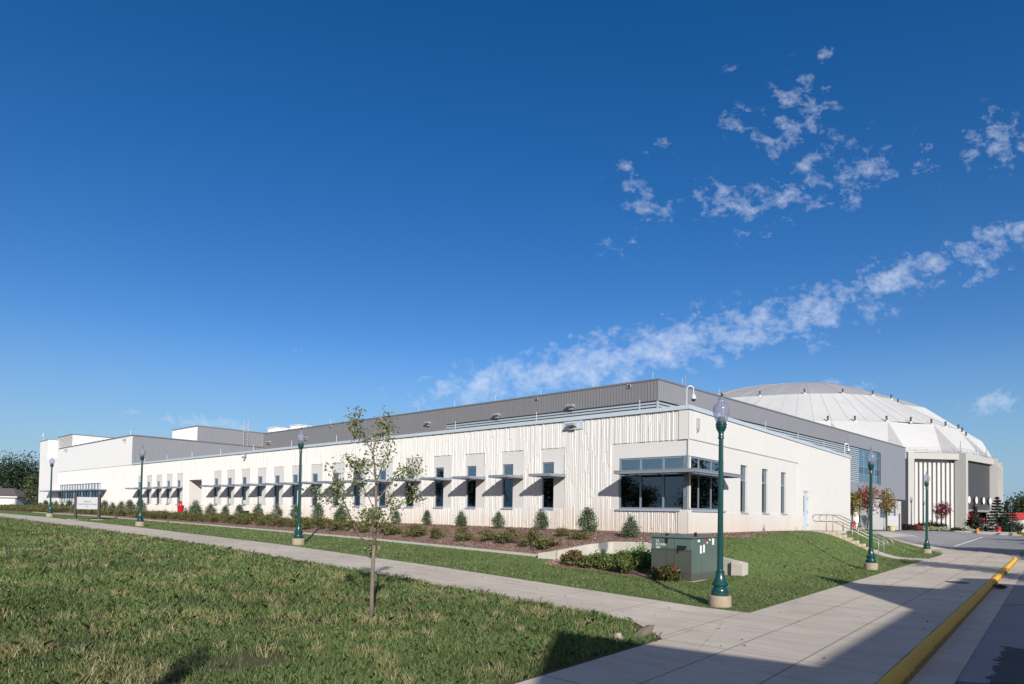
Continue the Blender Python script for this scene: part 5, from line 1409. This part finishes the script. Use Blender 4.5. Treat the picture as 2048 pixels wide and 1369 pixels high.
# coarse dry tufts
tn = 560; ta = rng.uniform(-5.7, 14, tn); tb = rng.uniform(12.8, 21, tn); ok = (vnoise(ta, tb, .9, 3)*.35+vnoise(ta, tb, 2.6, 4)*.65) > .52; ta, tb = ta[ok], tb[ok]
m = 26; A_ = np.repeat(ta, m)+rng.normal(0, .05, len(ta)*m); B_ = np.repeat(tb, m)+rng.normal(0, .05, len(ta)*m); n = len(A_)
P = toworld(A_, B_, zfun(A_, B_)-.01)
o = blades('dry_tufts', P, .08+.13*rng.random(n), .0055+.005*rng.random(n), .45+.5*rng.random(n), palette(n, [(.42, .36, .19), (.34, .31, .14), (.48, .43, .27), (.20, .23, .08)], .18, rng), rng); tag(o, kind='stuff')
# taller weeds along the path edge
tn = 120; ta = rng.uniform(-4.5, 25, tn); tb = 12.62+np.abs(rng.normal(0, .12, tn)); m = 16
A_ = np.repeat(ta, m)+rng.normal(0, .09, tn*m); B_ = np.repeat(tb, m)+rng.normal(0, .05, tn*m); n = len(A_)
o = blades('edge_weeds', toworld(A_, B_, zfun(A_, B_)-.01), .08+.14*rng.random(n)**2, .006+.005*rng.random(n), .35+.6*rng.random(n), palette(n, [(.06, .11, .025), (.09, .14, .04), (.2, .2, .08)], .2, rng), rng); tag(o, kind='stuff')
# mown lawn
def inL(a, b):
    k = (a > -5.97) & (b < 9.93) & (b > -24.8)
    bedr = ((b > 0) & (a > 1.5) & (b < 6.6)) | ((a > mulch_edge(b)) & (b < 6.6))
    nic = (a > NICHE[0]-.1) & (a < NICHE[1]+.1) & (b > NICHE[2]-.15) & (b < NICHE[3])
    tip = (b < -18) & (a < -6+.036*np.clip(-18-b, 0, 99)**1.75); sp = (b > -13.65) & (b < -11.95) & (a < -3.55); stp = (b > -13.8) & (b < -12) & (a > -4.3)
    lampf = ((a+5.19)**2+(b-9.49)**2 < .08) | ((a+5.39)**2+(b+4.07)**2 < .08)
    return k & ~bedr & ~nic & ~tip & ~sp & ~stp & ~lampf
dl = lambda d: np.clip((12.0/d)**1.7, .02, 1)
a, b, P, d = scatter(1100000, -6, 40, -24.8, 9.95, rng, inL, dl)
n = len(P); sc = np.clip(d/12, 1, 3.0); pn = vnoise(a, b, .8, 6)*.5+vnoise(a, b, 2.6, 7)*.5
col = palette(n, [(.135, .19, .065), (.17, .225, .085), (.105, .155, .052), (.25, .265, .13)], .24, rng)*(.7+.6*pn)[:, None]
o = blades('lawn_grass', P-np.array([0, 0, .008]), (.028+.03*rng.random(n))*np.clip(sc, 1, 1.5), (.005+.004*rng.random(n))*sc, .3+.7*rng.random(n), col, rng); tag(o, kind='stuff')
inN = lambda a, b: (a > NICHE[0]) & (a < 1.3) & (b < NICHE[3]+.05) & (b > np.interp(a, WX, WB)+.12) & ~((a > -3.0+.2*np.sin(b*4)) & (b < 7.18+.12*np.sin(a*3)) & ~((a < -2.2) & (b < 6.6))) & ~((a > -3.42) & (a < -2.0) & (b < 6.88) & (b > 4.9))
a, b, P, d = scatter(60000, -4, 1.4, 4.2, 7.6, rng, inN, dl); P[:, 2] = niche_z(a, b); n = len(P)
col = palette(n, [(.125, .18, .06), (.155, .21, .078), (.10, .15, .05), (.22, .24, .115)], .18, rng)
o = blades('lower_lawn_grass', P-np.array([0, 0, .008]), .03+.03*rng.random(n), .007+.004*rng.random(n), .3+.7*rng.random(n), col, rng); tag(o, kind='stuff')
# a weed in the gutter
o = make_bush('gutter_weed', .17, .15, .12, 500, [(.09, .11, .045), (.13, .14, .06), (.08, .07, .04)], .045, 301, 'sprawl', stems=False); o.location = ab2w(-9.33, -1.6, -.15); tag(o, 'small dark weed growing in the gutter below the yellow kerb', 'weed')
rl = np.random.default_rng(31); n = 260; a = np.concatenate([rl.uniform(-9, -6, 90), rl.uniform(-5, 25, 170)]); b = np.concatenate([rl.uniform(-18, 16, 90), rl.uniform(9.6, 12.7, 170)])
put('leaf_litter', leaf_mesh('leaf_litter', toworld(a, b, zfun(a, b)+.014), .035+.03*rl.random(n), palette(n, [(.20, .13, .06), (.28, .20, .09), (.12, .08, .04)], .2, rl), up=2.5, rng=rl))['kind'] = 'stuff'
# mulch chips
INN = lambda a, b: (a > NICHE[0]) & (a < 1.44) & (b < NICHE[3]) & (b > np.interp(a, WX, WB)+.1)
rngc = np.random.default_rng(9); n = 26000
a = rngc.uniform(-1.9, 16, n); b = rngc.uniform(-16, 7.6, n); k = ((b < 6.4) & (((b > 0) & (a > 1.5)) | ((a < 1.5) & (a > mulch_edge(b)) & ((a < 0) | (b > 0)))) & ~((b < 4.5) & (b > 4.1) & (a < 1.2))) | (INN(a, b) & (a > -2.9) & (b < 7.15) & ~((a < -2.2) & (b < 6.6)))
a, b = a[k], b[k]; z = np.where(INN(a, b), niche_z(a, b), zfun(a, b)); n = len(a)
put('mulch_chips', leaf_mesh('mulch_chips', toworld(a, b, z+.012), .035+.05*rngc.random(n), palette(n, [(.22, .12, .09), (.34, .22, .17), (.14, .08, .06), (.48, .38, .31), (.28, .16, .12)], .2, rngc), up=1.2, aspect=.4, rng=rngc))['kind'] = 'stuff'
#PART4
# ------------------------------------------------------------------ things out of frame that shade the foreground and stand in the window reflections
EL = 24.0; AZ = 169.0
HR = 6.0; sh = HR/math.tan(rad(EL)); lw = np.array([math.sin(rad(AZ+180)), math.cos(rad(AZ+180))])
da, db = sh*(lw@U), -sh*(lw@V)
SHP = [(-4.5, 14.45), (-6.05, 14.15), (-8.2, 13.8), (-8.26, 6.85), (-4.6, .5), (-6.28, 1.94), (-8.2, 1.65), (-8.3, -2.8), (-9.2, -3.4), (-26, -3.4), (-26, 28), (-10.5, 24.6), (-6.4, 17.4)]
pv = empty('flat_roofed_building', ab2w(-25, 20), RZ); tag(pv, 'flat roofed brown building across the road, outside the picture', 'building')
O_ = np.array((-25, 20.0))
mb = MB(); mb.prism([(a-da-O_[0], b-db-O_[1]) for a, b in SHP], HR-.18, HR); mb.build('roof', M['white'], pv)
mb = MB(); mb.box(-36-O_[0], -23-O_[0], 9-O_[1], 34-O_[1], -.3, HR-.19); mb.build('wall', M['building_tan'], pv)
for a, b in ((-20.4, 23.2), (-20.4, 30)):
    mb = MB(); mb.tube([(a-O_[0], b-O_[1], -.3), (a-O_[0], b-O_[1], HR-.18)], .15, 12); mb.build('column', M['white'], pv)
protosT = [make_tree('broadleaf_tree', 9.0, 3.6, 2600, [(.03, .05, .018), (.045, .07, .025), (.06, .085, .03)], .42, .22, .18, 71+i, 50, .25) for i in range(3)]
RT = [(-52, 4, .62), (-60, 14, .8), (-66, 25, .7), (-72, 37, .8), (-58, -6, .72), (-50, -16, .8), (-80, 30, .9), (-64, 3, .85), (-40, -22, 1.2), (-28, -30, 1.1), (-14, -34, 1.2), (0, -36, 1.15),
      (31.8, 31.6, .72), (35.5, 27.5, .85), (19.6, 19.2, .5), (47, 36, .95), (54, 43, 1.15), (62, 50, 1.05), (70, 62, 1.1), (58, 32, 1.2), (38, 20, 1.0), (44, 28, .9), (30, 8, .75)]
for i, (x, y, s_) in enumerate(RT):
    o = protosT[i % 3] if i < 3 else copy_tree(protosT[i % 3])
    aa, bb = w2ab(x, y); o.location = (x, y, max(-.15, zf(aa, bb))-.1); o.scale = (s_,)*3; o.rotation_euler = (0, 0, i*1.1)
    tag(o, 'dark green broadleaf tree standing outside the picture to the side', 'tree', 'trees outside the picture')

# ------------------------------------------------------------------ camera
cam = bpy.data.cameras.new('camera'); co = bpy.data.objects.new('camera', cam); COL.objects.link(co)
PIT, ROL = 0.02888, 0.01683
cp, sp, cr, sr = math.cos(PIT), math.sin(PIT), math.cos(ROL), math.sin(ROL)
right = Vector((1, 0, 0)); up = Vector((0, -sp, cp)); fw = Vector((0, cp, sp))
r2 = right*cr+up*sr; u2 = -right*sr+up*cr
co.matrix_world = Matrix(((r2.x, u2.x, -fw.x, 0), (r2.y, u2.y, -fw.y, 0), (r2.z, u2.z, -fw.z, EYE), (0, 0, 0, 1)))
cam.sensor_width = 36; cam.lens = 1254.75/2048*36; cam.shift_y = (988.1-684.5)/2048; cam.clip_start = .1; cam.clip_end = 3000
scn.camera = co

# ------------------------------------------------------------------ light
sun = bpy.data.lights.new('sun', 'SUN'); sun.energy = 5.0; sun.angle = rad(.53); sun.color = (1.0, .95, .885)
so = bpy.data.objects.new('sun', sun); COL.objects.link(so)
sd = Vector((math.sin(rad(AZ))*math.cos(rad(EL)), math.cos(rad(AZ))*math.cos(rad(EL)), math.sin(rad(EL))))
so.rotation_euler = sd.to_track_quat('Z', 'Y').to_euler()
wd = bpy.data.worlds.new('World'); scn.world = wd; wd.use_nodes = True; nt = wd.node_tree; bg = nt.nodes['Background']
sky = N(nt, 'ShaderNodeTexSky', sky_type='NISHITA'); sky.sun_disc = False; sky.sun_elevation = rad(EL); sky.sun_rotation = rad(AZ)
sky.altitude = 400; sky.air_density = 1.0; sky.dust_density = 0.0; sky.ozone_density = 2.2
hs = N(nt, 'ShaderNodeHueSaturation', i_Saturation=1.40, i_Value=.95); nt.links.new(mix(nt, 1.0, sky.outputs[0], (1.04, .95, 1.02), 'MULTIPLY'), hs.inputs['Color'])
# broken high cloud, set out by compass direction and height
tc = N(nt, 'ShaderNodeTexCoord'); sp3 = N(nt, 'ShaderNodeSeparateXYZ'); nt.links.new(tc.outputs['Generated'], sp3.inputs[0])
yy = mth(nt, 'MAXIMUM', sp3.outputs[1], .05)
gx = mth(nt, 'DIVIDE', sp3.outputs[0], yy); gz = mth(nt, 'DIVIDE', sp3.outputs[2], yy)
cb = N(nt, 'ShaderNodeCombineXYZ'); nt.links.new(gx, cb.inputs[0]); nt.links.new(gz, cb.inputs[1])
def P2G(px, py): # picture of the sky -> direction ratios
    d = fw+r2*((px-1024)/1254.75)+u2*((988.1-py)/1254.75); return d.x/d.y, d.z/d.y
def blob(px, py, rx, ry, ang, amp):
    rx *= 1.22; ry *= 1.3
    x, z = P2G(px, py); m = mapping(nt, cb.outputs[0], (1, 1, 1), (-x, -z, 0))
    m = mapping(nt, m, (1, 1, 1), (0, 0, 0), (0, 0, rad(-ang)))
    m = mapping(nt, m, (1254.75/rx, 1254.75/ry, 0))
    l = N(nt, 'ShaderNodeVectorMath', operation='LENGTH'); nt.links.new(m, l.inputs[0])
    g = mth(nt, 'MULTIPLY', l.outputs['Value'], l.outputs['Value']); g = mth(nt, 'EXPONENT', mth(nt, 'MULTIPLY', g, -1.0)); return mth(nt, 'MULTIPLY', g, amp)
bl = None
for args in ((1000, 762, 150, 34, 12, 1.12), (1170, 732, 140, 44, 12, 1.2), (1330, 695, 130, 42, 16, 1.2), (1480, 660, 120, 40, 16, 1.12), (1620, 625, 90, 44, 24, 1.1), (1790, 558, 130, 32, 22, 1.1), (1950, 500, 130, 34, 20, .8), (2048, 465, 50, 26, 15, .95), (1985, 545, 60, 14, 25, .75),
             (1610, 205, 55, 45, -30, .80), (1565, 268, 75, 40, 10, .76), (1650, 320, 80, 36, 30, .66), (1470, 415, 90, 42, -20, .72), (1610, 388, 140, 36, 12, .76), (1730, 345, 70, 40, 20, .66), (1262, 362, 36, 26, -30, .85), (1300, 420, 50, 26, -15, .68), (1222, 492, 45, 18, 0, .72), (1985, 285, 52, 48, 40, .88), (2040, 290, 30, 30, 0, .6),
             (1455, 130, 30, 14, 0, .55), (1655, 110, 60, 18, 15, .5), (1985, 808, 50, 22, 8, .92), (1690, 775, 60, 14, 0, .72), (410, 850, 110, 14, -5, .80), (270, 828, 50, 9, -5, .7), (600, 700, 30, 8, 0, .5), (1320, 290, 40, 16, 10, .5), (1470, 245, 36, 26, 0, .7), (1850, 320, 40, 40, 0, .5), (1760, 620, 30, 30, 50, .75)):
    g = blob(*args); bl = g if bl is None else mth(nt, 'MAXIMUM', bl, g)
mrot = mapping(nt, cb.outputs[0], (1, 1.25, 1), rot=(0, 0, rad(-14)))
nz = noise(nt, 30, 5, .58, mrot, .2); nz2 = noise(nt, 95, 5, .65, mrot, .4)
f = mth(nt, 'ADD', mth(nt, 'MULTIPLY', mth(nt, 'SUBTRACT', nz, .5), 3.1), mth(nt, 'MULTIPLY', mth(nt, 'SUBTRACT', nz2, .5), 1.1))
f = mth(nt, 'ADD', f, mth(nt, 'MULTIPLY', bl, 1.05)); f = mth(nt, 'MULTIPLY', mth(nt, 'SUBTRACT', f, .50), .66, True)
f = mth(nt, 'MULTIPLY', f, mth(nt, 'MULTIPLY', mth(nt, 'SUBTRACT', bl, .06), 4, True)); f = mth(nt, 'MULTIPLY', f, mth(nt, 'GREATER_THAN', sp3.outputs[1], .06))
f = mth(nt, 'MULTIPLY', f, .74)
# low, paler air near the skyline
lo = mth(nt, 'SUBTRACT', 1, mth(nt, 'DIVIDE', sp3.outputs[2], .24), True); lo = mth(nt, 'MULTIPLY', lo, .92)
base = mix(nt, lo, hs.outputs[0], (1.55, 3.25, 4.9))
cl = mix(nt, f, base, (6.4, 7.0, 8.2))
# bright broken cloud added behind the viewer, unseen, to fill and warm the shade
gb = noise(nt, 3.2, 6, .6, tc.outputs['Generated'], .4)
bk_ = mth(nt, 'MULTIPLY', mth(nt, 'SUBTRACT', gb, .40), 5, True); bk_ = mth(nt, 'MULTIPLY', bk_, mth(nt, 'MULTIPLY', mth(nt, 'SUBTRACT', -.05, sp3.outputs[1]), 4, True))
bk_ = mth(nt, 'MULTIPLY', bk_, mth(nt, 'MULTIPLY', sp3.outputs[2], 6, True))
cl = mix(nt, mth(nt, 'MULTIPLY', bk_, .85), cl, (7.0, 6.3, 5.5))
nt.links.new(cl, bg.inputs[0]); bg.inputs[1].default_value = .10
wd['kind'] = 'structure'

scn.view_settings.view_transform = 'Standard'; scn.view_settings.look = 'None'; scn.view_settings.exposure = .22; scn.view_settings.gamma = 1
scn.render.engine = 'CYCLES'; scn.cycles.max_bounces = 6; scn.cycles.transparent_max_bounces = 8
scn.render.resolution_x = 1024; scn.render.resolution_y = 684
